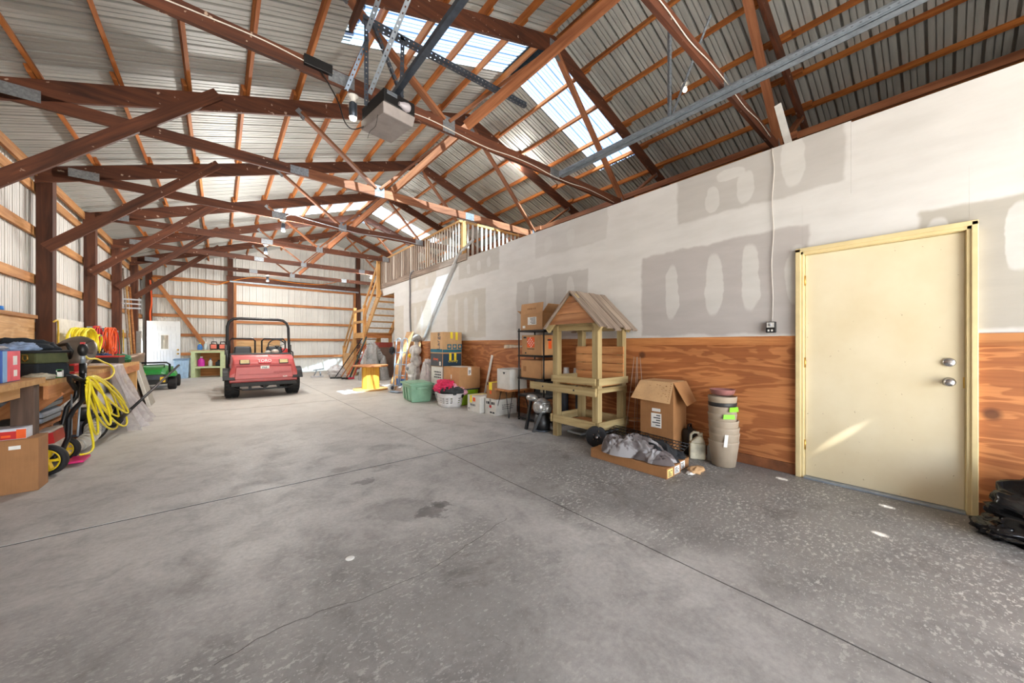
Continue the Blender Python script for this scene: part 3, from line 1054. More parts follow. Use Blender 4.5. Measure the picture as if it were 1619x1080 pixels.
for k in range(3):
    b = MB(); b.box(-.13, -.03, -.225, -.218, .145 + .012 * k, .151 + .012 * k); b.build('vent_slot', W_STEEL, OP)
b = MB(); b.bar((.0, .1, .2), (.0, -.12, .2), .08, .03); b.build('rail_bracket', W_DARKSTEEL, OP)
cable('power_cord', [(1.12, 3.55, 3.36), (1.0, 3.62, 3.30), (.93, 3.66, 3.36), (.88, 3.7, 3.55), (.80, 3.74, 3.72), (.72, 3.76, 3.84)], 0.006, BLACK, OP)
cable('pull_wire', [(1.12, 3.3, 3.33), (1.10, 3.3, 3.22), (1.05, 3.3, 3.15), (1.03, 3.3, 3.08)], 0.002, BLACK, OP)
b = MB(); b.box(.6, .84, 3.74, 3.78, 3.82, 3.91); b.build('junction_box', BLACK, OP, world=True, bevel=.003)
b = MB(); b.bar((1.30, 3.45, 3.63), (1.40, -4.0, 3.74), .05, .045); b.build('chain_rail', W_DARKSTEEL, OP, world=True)
for dx in (-0.035, .04):
    b = MB()
    b.tube([(1.33 + dx * .2, 3.3, 3.655), (1.44 + dx * 1.5, -3.9, 3.76)], .006, 6); b.build('chain', BLACKM, OP, world=True)


def iron(name, p0, p1, mat, parent, w=.045, holes=True, side=(0, 1, 0)):
    """perforated angle iron: two legs with round holes punched through as dark-edged slots"""
    p0, p1 = Vector(p0), Vector(p1)
    x = (p1 - p0); L = x.length; x /= L
    s = Vector(side); s = (s - x * s.dot(x)).normalized(); u = x.cross(s)
    b = MB()
    n = max(2, int(L / .05))
    st = L / n
    hw = .012
    for leg, nrm in ((s, u), (u, s)):
        th = nrm * .002
        def P(a, c):
            return p0 + x * a + leg * c
        def quad(a0, a1, c0, c1):
            pts = [P(a0, c0), P(a1, c0), P(a1, c1), P(a0, c1)]
            b.add(pts + [q + th for q in pts], MB.BF)
        quad(0, L, 0, w / 2 - hw / 2)
        quad(0, L, w / 2 + hw / 2, w)
        for k in range(n):
            quad(k * st + hw * .6, (k + 1) * st - hw * .6, w / 2 - hw / 2, w / 2 + hw / 2)
        quad(0, hw * .6, w / 2 - hw / 2, w / 2 + hw / 2)
    return b.build(name, mat, parent, world=True)


HG = thing('opener_hanger', 'frame of perforated angle irons carrying the garage door opener', 'hanger', (1.2, 3.5, 3.6))
iron('cross_iron', (1.05, 3.5, 4.31), (3.14, 3.5, 4.37), W_DARKSTEEL, HG, .055)
iron('upright', (1.10, 3.5, 3.50), (1.10, 3.5, 4.33), W_DARKSTEEL, HG, .04)
iron('upright', (1.44, 3.5, 3.50), (1.46, 3.5, 4.36), W_DARKSTEEL, HG, .04)
iron('diagonal', (1.13, 3.48, 4.30), (1.42, 3.48, 3.72), W_DARKSTEEL, HG, .03)
iron('diagonal', (1.08, 3.52, 4.17), (.94, 3.72, 3.72), W_DARKSTEEL, HG, .035)
iron('stay', (1.13, 3.5, 3.62), (1.30, 2.6, 4.35), W_STEEL, HG, .04)
iron('stay', (1.05, 3.3, 4.05), (1.10, 2.4, 4.45), W_STEEL, HG, .04)
beam('hanger_board', (1.02, 1.36, 4.5), (1.02, 3.8, 4.42), .04, .09, W_TRUSS, HG)

TK = thing('door_track', 'long galvanised overhead door track running above the drywall', 'track', (3.9, 3.58, 3.72))
b = MB()
for x0, x1, z0, z1 in ((3.87, 3.95, 3.70, 3.704), (3.87, 3.874, 3.70, 3.775), (3.946, 3.95, 3.70, 3.75), (3.87, 3.90, 3.771, 3.775), (3.93, 3.95, 3.746, 3.75)):
    b.box(x0, x1, -3.9, 3.6, z0, z1)
b.build('rail', W_STEEL, TK, world=True)
iron('back_angle', (3.865, 3.5, 3.72), (3.865, -3.0, 3.72), W_STEEL, TK, .05, side=(0, 0, 1))
for yh in (1.92, -1.2):
    iron('hanger', (3.9, yh, 3.72), (3.9, yh, 4.75), W_STEEL, TK, .05)
    iron('hanger_stay', (3.9, yh - .02, 3.78), (3.9, yh - .42, 4.6), W_STEEL, TK, .03)
b = MB()
for k in range(9):
    b.cyl((3.945, 3.35 - .05 * k, 3.765), (3.955, 3.35 - .05 * k, 3.765), .008, n=8)
b.build('bolts', W_STEEL, TK, world=True)

LAMP_GLASS = plain('lamp_glass', (238, 236, 228), 0.3)
PLUGS = []


def bulb_lamp(label, loc, watts=0.0, long=True):
    t = thing('ceiling_lamp', label, 'lamp', loc, 0, 'bare bulb ceiling lamps')
    b = MB(); b.lathe([(.055, 0), (.055, -.012), (.03, -.03), (.028, -.06)][::-1], 16); b.build('lamp_holder', LAMP_GLASS, t)
    if long:
        b = MB(); b.lathe([(.022, -.06), (.038, -.075), (.038, -.2), (.03, -.21)][::-1], 16); b.build('collar', W_DARKSTEEL, t)
        b = MB(); b.lathe([(.0001, -.235), (.03, -.23), (.036, -.21)], 16); b.build('bulb', plain('lit_bulb', (255, 246, 226), 0.3, emit=6.0), t)
    else:
        b = MB(); b.lathe([(.0001, -.125), (.02, -.12), (.033, -.10), (.03, -.08), (.018, -.058)], 16); b.build('bulb', plain('lit_bulb', (255, 246, 226), 0.3, emit=6.0), t)
    if watts:
        d = bpy.data.lights.new('lamp_light', 'POINT')
        d.shadow_soft_size = 0.06; d.energy = watts; d.color = (1.0, 0.96, 0.90)
        o = bpy.data.objects.new('lamp_light', d); COL.objects.link(o)
        o.location = (0, 0, -.31 if long else -.20); o.parent = t
    return t


LW = LAMP_W
bulb_lamp('ceiling lamp hanging beside the garage door opener', (1.02, 3.72, 3.68), LW[0])
bulb_lamp('small ceiling lamp on the purlin above the long door track', (5.6, 2.55, 5.28), LW[1], False)
bulb_lamp('small ceiling lamp on a right slope purlin beyond the near skylight', (5.26, 6.2, 5.50), LW[2], False)
bulb_lamp('ceiling lamp under the drooping grey cable on the third truss', (1.0, 8.6, 3.76), LW[3])
bulb_lamp('ceiling lamp hanging farthest left, under the last free truss', (1.35, 15.8, 3.76), LW[4])
bulb_lamp('small ceiling lamp on far truss near the stair rail', (4.3, 13.4, 3.76), LW[5], False)
bulb_lamp('ceiling lamp under the second bottom chord, out over the middle', (0.9, 11.0, 3.76), LW[6])

# ------------------------------------------------------------------ loft railing and stairs
LR = thing('loft_railing', 'long loft railing of weathered grey pickets over the drywall', 'railing', (4.12, 9.4, 3.04))
beam('bottom_plank', (4.12, 6.55, 3.12), (4.12, 12.1, 3.12), .03, .15, W_GREYED, LR)
beam('top_rail', (4.13, 6.78, 3.945), (4.13, 12.15, 3.945), .09, .05, W_FRESH, LR)
yy = 6.84
k = 0
while yy < 12.05:
    w = .085 + .01 * math.sin(k * 2.7) if yy > 8.9 else .045
    if not (9.93 < yy < 10.0):
        beam('picket', (4.105, yy, 3.19), (4.105, yy, 3.92), .018, w, W_GREYED if (yy > 8.9 and k % 5) else wood('white_picket', (226, 216, 204), (188, 176, 164), 0, 18, .8), LR, up=(0, 1, 0))
    yy += .128; k += 1
for yp in (6.8, 8.6, 10.4, 12.1):
    beam('railing_post', (4.2, yp, 3.04), (4.2, yp, 3.94), .09, .09, W_FRESH, LR, up=(0, 1, 0))
LE = thing('loft_end_railing', 'short end railing of pale pickets seen over the drywall top', 'railing', (5.2, 6.8, 3.04))
beam('top_rail', (4.2, 6.8, 3.945), (6.6, 6.8, 3.945), .09, .05, W_FRESH, LE)
beam('bottom_rail', (4.2, 6.8, 3.12), (6.6, 6.8, 3.12), .04, .09, W_FRESH, LE)
for k in range(19):
    beam('picket', (4.3 + .125 * k, 6.77, 3.06), (4.3 + .125 * k, 6.77, 3.92), .018, .05, MATS['white_picket'], LE, up=(0, 1, 0) if False else (1, 0, 0))
beam('railing_post', (6.6, 6.8, 3.04), (6.6, 6.8, 3.94), .09, .09, W_FRESH, LE, up=(0, 1, 0))

ST = thing('staircase', 'pine staircase with open risers and landing climbing to the loft', 'stairs', (4.55, 13.6, 0))
SX0, SX1 = 4.06, 4.98
for x in (SX0, SX1):
    beam('stringer', (x, 13.34, 1.58), (x, 11.72, 2.96), .04, .24, W_FRESH, ST)
    beam('lower_stringer', (x, 15.95, 0.10), (x, 14.45, 1.56), .04, .28, W_FRESH, ST)
for k in range(6):
    f = (k + .6) / 6.4
    y = 13.34 - 1.62 * f; z = 1.66 + 1.38 * f
    panel('tread', SX0 - .02, SX1 + .02, y - .12, y + .13, z, z + .035, W_FRESH, ST, world=True)
for k in range(7):
    f = (k + .6) / 7.4
    y = 15.95 - 1.5 * f; z = 0.06 + 1.5 * f
    panel('lower_tread', SX0 - .02, SX1 + .02, y - .12, y + .13, z, z + .035, W_FRESH, ST, world=True)
panel('landing', SX0 - .04, SX1 + .04, 13.25, 14.55, 1.60, 1.64, W_FRESH, ST, world=True)
beam('landing_joist', (SX0 - .04, 13.24, 1.52), (SX1 + .04, 13.24, 1.52), .04, .16, W_CEDAR, ST)
beam('landing_joist', (SX0 - .03, 13.26, 1.52), (SX0 - .03, 14.55, 1.52), .04, .16, W_FRESH, ST)
for x, y in ((SX0 - .02, 13.3), (SX0 - .02, 14.5), (SX1, 13.3), (SX1, 14.5)):
    beam('landing_post', (x, y, 0), (x, y, 2.62 if x < 4.5 else 1.6), .1, .1, W_FRESH, ST, up=(0, 1, 0))
beam('landing_rail', (SX0 - .04, 13.3, 2.46), (SX0 - .04, 14.5, 2.46), .04, .09, W_FRESH, ST)
beam('landing_rail', (SX0 - .04, 13.3, 2.04), (SX0 - .04, 14.5, 2.04), .04, .09, W_FRESH, ST)
for dz in (.50, .92):
    beam('hand_rail', (SX0 - .05, 13.3, 1.62 + dz), (SX0 - .05, 11.75, 2.98 + dz), .04, .09, W_FRESH, ST)
    beam('lower_hand_rail', (SX0 - .05, 15.95, .16 + dz), (SX0 - .05, 14.5, 1.6 + dz), .04, .09, W_FRESH, ST)
beam('newel_post', (SX0 - .04, 11.8, 2.75), (SX0 - .04, 11.8, 4.05), .1, .1, W_FRESH, ST, up=(0, 1, 0))
beam('newel_post', (SX0 - .04, 15.95, 0), (SX0 - .04, 15.95, 1.15), .1, .1, W_FRESH, ST, up=(0, 1, 0))
panel('side_skirt', SX0 - .075, SX0 - .055, 14.5, 15.9, 0.0, .85, PLY2, ST, world=True)


# ------------------------------------------------------------------ cartons and totes
def cardboard(name, col):
    m, nt, b = base_mat(name)
    v = coords(nt, (1, 1, 1))
    n = noise_tex(nt, v, 5, 5, 0.6)
    f = noise_tex(nt, coords(nt, (60, 60, 3)), 2, 2)
    c = lin(col)
    dk = tuple(x * 0.8 for x in c[:3]) + (1,)
    cc = ramp(nt, n, [(0.3, dk), (0.65, c)])
    cc = mix(nt, 0.2, cc, ramp(nt, f, [(0.3, (200, 200, 200)), (0.7, (255, 255, 255))]), 'MULTIPLY')
    nt.links.new(cc, b.inputs['Base Color'])
    b.inputs['Roughness'].default_value = 0.75
    return m


CARD = cardboard('brown_cardboard', (196, 148, 100))
CARD2 = cardboard('dark_cardboard', (166, 118, 74))
CARDW = cardboard('white_cardboard', (222, 220, 214))
CARDI = cardboard('tan_cardboard', (208, 168, 122))
TAPE = plain('clear_tape', (206, 170, 120), 0.25)
YTAPE = plain('yellow_tape', (246, 222, 52), 0.4)
WLAB = plain('paper_label', (232, 232, 228), 0.6)


def carton(label, x0, x1, y0, y1, z0, z1, mat=CARD, rz=0.0, group=None, name='carton', closed=True, seam=True):
    cx, cy = (x0 + x1) / 2, (y0 + y1) / 2
    t = thing(name, label, 'box', (cx, cy, z0), rz, group)
    a, c, h = (x1 - x0) / 2, (y1 - y0) / 2, z1 - z0
    t['half'] = 0
    b = MB()
    th = .006
    if closed:
        b.box(-a, a, -c, c, 0, h - .006)
        b.build('body', mat, t, bevel=.004)
        b = MB(); b.box(-a, -.002, -c, c, h - .0055, h); b.build('flap', mat, t)
        b = MB(); b.box(.002, a, -c, c, h - .0055, h); b.build('flap', mat, t)
    else:
        b.box(-a, a, -c, c, 0, th); b.box(-a, -a + th, -c, c, th, h); b.box(a - th, a, -c, c, th, h)
        b.box(-a + th, a - th, -c, -c + th, th, h); b.box(-a + th, a - th, c - th, c, th, h)
        b.build('body', mat, t)
    del t['half']
    return t, a, c, h


def patch(t, nm, mat, x0, x1, y0, y1, z0, z1, label=None):
    b = MB(); b.box(x0, x1, y0, y1, z0, z1)
    return b.build(nm, mat, t, label=label)


def bar_label(t, face, u0, u1, z0, z1, off, seed=0):
    """paper label with printed lines on the -X ('x') or -Y ('y') face"""
    def pl(nm, mat, a0, a1, b0, b1, e):
        if face == 'x':
            patch(t, nm, mat, off - e, off, a0, a1, b0, b1)
        else:
            patch(t, nm, mat, a0, a1, off - e, off, b0, b1)
    pl('paper_label', WLAB, u0, u1, z0, z1, .0015)
    r = random.Random(seed)
    b = MB()
    w, h = u1 - u0, z1 - z0
    for k in range(5):
        zz = z0 + h * (.14 + .17 * k)
        ua = u0 + w * .1; ub = u0 + w * (.45 + .45 * r.random())
        if face == 'x':
            b.box(off - .0022, off - .0014, ua, ub, zz, zz + h * .07)
        else:
            b.box(ua, ub, off - .0022, off - .0014, zz, zz + h * .07)
    b.build('printing', PRINT_DK, t)


def print_lines(t, face, u0, u1, z0, z1, n, mat, off, seed=1, frac=.5):
    r = random.Random(seed)
    b = MB()
    h = (z1 - z0) / n
    for k in range(n):
        zz = z0 + h * k
        u = u0
        while u < u1 - .02:
            w = .02 + .05 * r.random()
            ue = min(u + w, u1)
            if face == 'x':
                b.box(off - .0012, off, u, ue, zz, zz + h * frac)
            else:
                b.box(u, ue, off - .0012, off, zz, zz + h * frac)
            u = ue + .012
    return b.build('printing', mat, t)


TEAL = plain('teal_print', (22, 104, 128), 0.7)
NAVY = plain('navy_print', (34, 62, 84), 0.7)
ORANGE = plain('orange_print', (238, 96, 34), 0.7)
CHAR = plain('charcoal_print', (70, 74, 80), 0.7)

# stack of three moving boxes by the plywood
t, a, c, h = carton('white printed carton at the base of the moving box stack', 3.62, 4.08, 6.72, 7.20, .0, .37, CARDW)
print_lines(t, 'x', -.18, .18, .1, .3, 3, PRINT_DK, -a)
t, a, c, h = carton('pale carton with three dark printed lines, below the charcoal box', 3.62, 4.08, 6.70, 7.21, .37, .735, CARDW)
print_lines(t, 'x', -.19, .12, .12, .29, 3, PRINT_DK, -a, 4)
print_lines(t, 'x', -.19, -.05, .06, .09, 1, PRINT_DK, -a, 5)
t, a, c, h = carton('charcoal and navy printed carton with orange lettering, under the Large box', 3.61, 4.08, 6.68, 7.22, .736, 1.025, CARD)
patch(t, 'printed_side', CHAR, -a - .001, -a, -c + .006, c - .006, .008, h - .008)
patch(t, 'printed_end', NAVY, -a + .012, a - .012, -c - .001, -c, .012, h - .012)
lettering('chewy', .09, ORANGE, t, (-a - .0012, .03, h * .55), (-1, 0, 0))
lettering('chewy', .09, YTAPE, t, (.02, -c - .0012, h * .42), (0, -1, 0))
patch(t, 'paper_label', WLAB, -a - .002, -a, -.2, -.13, .03, .11)
for x in (-.075, .045):
    patch(t, 'tape', YTAPE, x, x + .055, -c - .003, -c - .001, h * .45, h)
t, a, c, h = carton('tall tan carton lettered Large, topmost of the moving boxes', 3.61, 4.08, 6.68, 7.23, 1.026, 1.475, CARDI)
lettering('Large', .17, NAVY, t, (-a - .001, -.10, h * .56), (-1, 0, 0), spin=PI / 2)
patch(t, 'printed_band', TEAL, -a - .001, -a, -c + .005, c - .005, .015, .085)
patch(t, 'printed_band', TEAL, -a + .005, a - .005, -c - .001, -c, .015, .075)
for k in range(3):
    x = -.12 + .13 * k
    patch(t, 'pictogram', TEAL, x, x + .1, -c - .001, -c, .085, .19)
    b = MB(); b.lathe([(.03, 0), (.03, .001)], 12, Matrix.Translation((x + .05, -c - .001, .14)) @ Matrix.Rotation(PI / 2, 4, 'X')); b.build('pictogram_disc', CARDI, t)
for x, l in ((-.045, .14), (.08, .17)):
    patch(t, 'tape', YTAPE, x, x + .055, -c - .003, -c, h - l, h + .001)

# tan carton on a lime tote
t = thing('lime_tote', 'lime green plastic tote under the tan carton', 'tote', (3.86, 6.28, 0))
LIME = plain('lime_plastic', (142, 190, 32), 0.4)
b = MB(); b.hexa([(-.17, -.24, 0), (.17, -.24, 0), (.17, .24, 0), (-.17, .24, 0)], [(-.21, -.28, .31), (.21, -.28, .31), (.21, .28, .31), (-.21, .28, .31)])
b.build('body', LIME, t, bevel=.02)
b = MB(); b.box(-.225, .225, -.30, .30, .305, .33); b.build('lid', plain('dark_lid', (44, 52, 70), 0.4), t, bevel=.008)
t, a, c, h = carton('worn tan carton with white shipping label on top, on the lime tote', 3.61, 4.10, 6.0, 6.63, .331, .755, CARD, .0)
patch(t, 'paper_label', WLAB, -.16, .10, -.22, .2, h, h + .0015)
patch(t, 'paper_label', WLAB, -.05, .03, -c - .0015, -c, h - .16, h)
print_lines(t, 'y', -.03, .02, h - .13, h - .05, 3, PRINT_DK, -c - .0016)
patch(t, 'paper_label', WLAB, -a - .0015, -a, -.02, .015, .19, .27)

# green storage tote and laundry basket
t = thing('storage_tote', 'sage green storage tote with ribbed sides beside the laundry basket', 'tote', (3.30, 7.25, 0), math.radians(-8))
SAGE = plain('sage_plastic', (134, 178, 150), 0.45)
b = MB(); b.hexa([(-.20, -.31, 0), (.20, -.31, 0), (.20, .31, 0), (-.20, .31, 0)], [(-.235, -.36, .36), (.235, -.36, .36), (.235, .36, .36), (-.235, .36, .36)])
b.build('body', SAGE, t, bevel=.025)
b = MB(); b.box(-.262, .262, -.39, .39, .355, .395); b.box(-.22, .22, -.34, .34, .395, .41); b.build('lid', SAGE, t, bevel=.014)
for y in (-.2, 0.0, .2):
    b = MB(); b.hexa([(-.232, y - .05, .05), (-.2, y - .05, .05), (-.2, y + .05, .05), (-.232, y + .05, .05)], [(-.252, y - .05, .3), (-.22, y - .05, .3), (-.22, y + .05, .3), (-.252, y + .05, .3)])
    b.build('rib', SAGE, t, bevel=.01)
b = MB(); b.box(-.12, .12, -.385, -.33, .27, .33); b.build('handle', SAGE, t, bevel=.012)

t = thing('laundry_basket', 'white slotted laundry basket heaped with pink and grey clothes', 'basket', (3.52, 6.22, 0), math.radians(-12))
BW = plain('basket_plastic', (216, 214, 214), 0.45)


def basket_pt(a, z):
    k = 1 + .22 * z / .27
    e = 3.2
    ca, sa = math.cos(a), math.sin(a)
    rr = (abs(ca / .20) ** e + abs(sa / .27) ** e) ** (-1 / e)
    return (rr * k * ca, rr * k * sa, z)


b = MB()
rows = [0, .05, .085, .10, .125, .14, .165, .18, .205, .25]
na = 96
vid = {}
for i, z in enumerate(rows):
    for j in range(na):
        vid[i, j] = len(b.v); b.v.append(Vector(basket_pt(2 * PI * j / na + (z * .0), z)))
for i in range(len(rows) - 1):
    slot = i in (2, 4, 6)
    for j in range(na):
        if slot and (j % 4 in (0, 1)) and (j % 24) not in (0, 1, 2, 3, 22, 23):
            continue
        j2 = (j + 1) % na
        b.face([vid[i, j], vid[i, j2], vid[i + 1, j2], vid[i + 1, j]], True)
b.face([vid[0, j] for j in range(na)][::-1])
b.build('body', BW, t, solid=.006)
b = MB(); b.tube([basket_pt(2 * PI * j / 48, .255) for j in range(48)], .013, 8, closed=True); b.build('rim', BW, t)


def lump(name, label, cat, c, r, mat, seed, amp=.35, freq=3.0, floor_z=None, n=40, m=26, group=None, ridged=True, parent=None, rz=0.0, sq=1.0):
    """crumpled cloth or film: an ellipsoid pushed about by folded noise, flat where it lies"""
    b = MB()
    ox = Vector((seed * 3.17, seed * 1.31, seed * 2.21))
    cr, sr = math.cos(rz), math.sin(rz)

    def f(u, v):
        th = PI * u; ph = 2 * PI * v
        d = Vector((math.sin(th) * math.cos(ph), math.sin(th) * math.sin(ph), math.cos(th)))
        q = d * freq + ox
        nn = noise.noise(q)
        if ridged:
            nn = .35 - abs(noise.noise(q * .8)) * 1.25 + .45 * nn + .12 * noise.noise(q * 2.1)
        k = 1 + amp * nn
        p = Vector((d.x * r[0] * k, d.y * r[1] * k, d.z * r[2] * k))
        p = Vector((p.x * cr - p.y * sr, p.x * sr + p.y * cr, p.z))
        z = c[2] + p.z
        if floor_z is not None and z < floor_z:
            z = floor_z
            s = 1.06
            p = Vector((p.x * s, p.y * s, 0))
        return (c[0] + p.x, c[1] + p.y, z)
    b.grid(f, m, n)
    base = (c[0], c[1], floor_z if floor_z is not None else c[2] - r[2])
    if parent is None:
        for q in b.v:
            q -= Vector(base)
        o = b.build(name, mat)
        o.location = base
        return tag(o, label, cat, group)
    return b.build(name, mat, parent, world=True)


PINK = plain('pink_cloth', (224, 52, 98), 0.85, scale=20, var=.2)
LPINK = plain('pale_pink_cloth', (238, 176, 196), 0.85, scale=16, var=.25)
DGREY = plain('dark_grey_cloth', (62, 66, 68), 0.9, scale=20, var=.25)
GREYC = plain('grey_cloth', (142, 142, 146), 0.9, scale=18, var=.25)
BLKC = plain('black_cloth', (26, 28, 32), 0.8, scale=14, var=.2)
lump('garment', 'bright pink garment heaped highest on the laundry basket', 'clothes', (3.46, 6.30, .36), (.19, .2, .13), PINK, 3, .7, 3.4)
lump('garment', 'dark grey garment lying in the middle of the basket', 'clothes', (3.54, 6.15, .29), (.22, .26, .09), DGREY, 5, .5, 3.2)
lump('garment', 'pale pink garment at the wall side of the laundry basket', 'clothes', (3.66, 6.16, .33), (.15, .16, .1), LPINK, 8, .7, 3.6)
lump('garment', 'grey and white sock cloth hanging over the near basket rim', 'clothes', (3.36, 6.36, .24), (.06, .1, .1), GREYC, 9, .5, 3.6)
lump('garment', 'black glove shaped cloth drooping over the front basket rim', 'clothes', (3.60, 5.94, .24), (.07, .04, .08), BLKC, 12, .4, 3.2)
lump('garment', 'small bright pink cloth hanging out at the basket front', 'clothes', (3.70, 5.97, .27), (.07, .05, .05), LPINK, 14, .5, 3.2)

# two white file cartons, a brown one, the hairpin stool
t, a, c, h = carton('white file carton with yellow tape and orange square, next to the lime tote', 3.52, 3.86, 5.16, 5.56, 0, .29, CARDW, 0.0)
patch(t, 'tape', YTAPE, -a - .0015, -a, .05, .12, h - .13, h)
patch(t, 'tape', YTAPE, -a, a, .05, .12, h, h + .0015)
patch(t, 'orange_square', ORANGE, -a - .0015, -a, -.06, .02, h - .10, h - .03)
lettering('BOOKS', .05, NAVY, t, (-a - .0012, .02, h * .42), (-1, 0, 0))
print_lines(t, 'x', .12, .18, .03, .07, 2, PRINT_DK, -a)
t, a, c, h = carton('white file carton with a red square, under the brown carton', 3.60, 4.06, 4.79, 5.12, 0, .27, CARDW)
patch(t, 'red_square', RED, -a - .0015, -a, -.03, .03, h * .45, h * .62)
print_lines(t, 'x', -.12, .12, h - .09, h - .04, 1, PRINT_DK, -a, 3, .9)
print_lines(t, 'x', -.12, .02, .03, .06, 1, PRINT_DK, -a, 6, .9)
print_lines(t, 'y', -.1, .16, .10, .20, 3, PRINT_DK, -c, 7, .3)
patch(t, 'tape', plain('grey_tape', (150, 148, 144), .4), -a - .0015, -a, -.02, .03, h * .6, h)
t, a, c, h = carton('small brown carton with yellow tape on the red square file carton', 3.64, 4.06, 4.84, 5.12, .271, .55, CARD2)
patch(t, 'tape', YTAPE, -a - .0015, -a, -.02, .07, h - .13, h)
patch(t, 'tape', YTAPE, -a, a, -.02, .07, h, h + .0015)
patch(t, 'red_sticker', ORANGE, -a - .0015, -a, .0, .045, h - .2, h - .14)
patch(t, 'dark_sticker', PRINT_DK, -a - .0015, -a, .09, .13, h - .05, h - .01)

t = thing('hairpin_stool', 'low stool with wooden top and black hairpin legs beside the metal shelf', 'stool', (3.86, 4.66, 0))
b = MB(); b.box(-.25, .25, -.19, .19, .435, .465); b.build('seat', W_CEDAR, t, bevel=.004)
for x in (-.2, .2):
    for y in (-.15, .15):
        b = MB(); sx = 1 if x > 0 else -1; sy = 1 if y > 0 else -1
        b.tube([(x - sx * .07, y, .435), (x + sx * .02, y + sy * .02, .02), (x + sx * .026, y + sy * .022, .006), (x + sx * .034, y + sy * .026, .02), (x, y - sy * .09, .435)], .006, 6)
        b.build('leg', BLACKM, t)
t, a, c, h = carton('white cube carton with a black triangle, on the hairpin stool', 3.66, 4.04, 4.50, 4.84, .466, .80, CARDW, closed=False)
b = MB(); b.prism([(-.035, .0), (.035, .0), (0, -.04)], .0015, Matrix.Translation((-a, -.02, h - .05)) @ Matrix.Rotation(-PI / 2, 4, 'Y') @ Matrix.Rotation(-PI / 2, 4, 'Z')); b.build('triangle_print', PRINT_DK, t)
patch(t, 'flap', CARDW, -a + .1, a, -.1, c, h, h + .004)
t = thing('white_stick', 'white painted strip leaning on the plywood behind the file cartons', 'strip', (4.09, 5.72, 0.2))
b = MB(); b.bar((4.08, 5.86, .05), (4.13, 5.62, 1.0), .012, .05); b.build('strip', WHITE, t, world=True)
t = thing('white_stick', 'torn white plaster scrap stuck under the wooden chair rail', 'plaster', (4.13, 4.8, 1.1))
b = MB(); b.prism([(0, 0), (.5, .02), (.55, .05), (.3, .06), (.28, .10), (0, .06)], .012, Matrix.Translation((4.143, 5.25, 1.14)) @ Matrix.Rotation(-PI / 2, 4, 'Z') @ Matrix.Rotation(PI / 2, 4, 'X')); b.build('scrap', plain('plaster_scrap', (206, 190, 170), .9, var=.25, scale=14), t, world=True)
t.name = 'plaster_scrap'

# ------------------------------------------------------------------ black wire shelf and its cartons
t = thing('metal_shelf', 'tall black metal shelf holding three brown cartons', 'shelf', (3.925, 4.085, 0))
for x in (-.175, .175):
    for y in (-.285, .285):
        b = MB(); b.cyl((x, y, 0.012), (x, y, 1.47), .0125, n=12); b.build('upright', BLACKM, t)
        b = MB(); b.lathe([(.016, 0), (.016, .012), (.01, .018)], 10, Matrix.Translation((x, y, 0))); b.build('foot', BLACK, t)
SHZ = (.05, .41, .685, 1.045, 1.44)
for z in SHZ:
    b = MB()
    b.box(-.19, .19, -.30, -.285, z - .028, z); b.box(-.19, .19, .285, .30, z - .028, z); b.box(-.19, -.175, -.285, .285, z - .028, z); b.box(.175, .19, -.285, .285, z - .028, z)
    for k in range(14):
        y = -.27 + .0415 * k
        b.box(-.175, .175, y - .006, y + .006, z - .008, z - .002)
    b.build('shelf_tier', BLACKM, t)
b = MB(); b.box(-.17, .17, -.28, .28, .4105, .416); b.build('shelf_mat', plain('grey_shelf_mat', (96, 98, 102), .4), t)
b = MB(); b.box(-.17, .17, -.28, .28, .0505, .056); b.build('shelf_mat', MATS['grey_shelf_mat'], t)
# open carton on top
t, a, c, h = carton('open brown carton with flaps up on top of the black shelf', 3.76, 4.08, 3.84, 4.34, 1.441, 1.70, CARD, closed=False)
b = MB(); b.hexa([(-a, -c, h), (-a + .006, -c, h), (-a + .006, c, h), (-a, c, h)], [(-a + .02, -c, h + .16), (-a + .026, -c, h + .16), (-a + .026, c, h + .16), (-a + .02, c, h + .16)]); b.build('flap', CARD, t)
b = MB(); b.hexa([(-a, -c, h), (a, -c, h), (a, -c + .006, h), (-a, -c + .006, h)], [(-a + .05, -c - .08, h + .13), (a + .05, -c - .08, h + .13), (a + .05, -c - .074, h + .135), (-a + .05, -c - .074, h + .135)]); b.build('flap', CARD, t)
b = MB(); b.hexa([(-a, c - .006, h), (a, c - .006, h), (a, c, h), (-a, c, h)], [(-a - .02, c + .07, h + .06), (a, c + .07, h + .06), (a, c + .076, h + .06), (-a, c + .076, h + .06)]); b.build('flap', CARD, t)
bar_label(t, 'x', -.12, .08, .08, .2, -a, 3)
patch(t, 'paper_label', WLAB, -a - .0015, -a, .14, .2, .03, .07)
print_lines(t, 'x', -.1, .12, h + .06, h + .11, 1, CARD2, -a + .008, 4)
b = MB(); b.box(-.03, .05, -c - .002, -c + .001, .12, .15); b.build('hand_hole', PRINT_DK, t)
# carton with the orange square print
t, a, c, h = carton('brown carton with orange square logo on the second shelf down', 3.78, 4.08, 3.88, 4.33, 1.046, 1.36, CARD)
lg = patch(t, 'logo_square', ORANGE, -a - .0012, -a, -.07, .10, .12, .28)
b = MB()
M = Matrix.Translation((-a - .0013, .015, .20)) @ Matrix.Rotation(-PI / 2, 4, 'Y') @ Matrix.Rotation(-PI / 2, 4, 'Z')
for k in range(4):
    u = -.06 + .037 * k
    M2 = M @ Matrix.Rotation(math.radians(45), 4, 'Z')
    for q in range(3):
        b.add([M2 @ Vector(p) for p in [(-.055 + .04 * q, u, 0), (-.028 + .04 * q, u, 0), (-.028 + .04 * q, u + .012, 0), (-.055 + .04 * q, u + .012, 0)]], [(0, 1, 2, 3)])
b.build('stencil_print', PRINT_WH, t)
lettering('THE HOME DEPOT', .02, PRINT_DK, t, (-a - .0012, .015, .095), (-1, 0, 0))
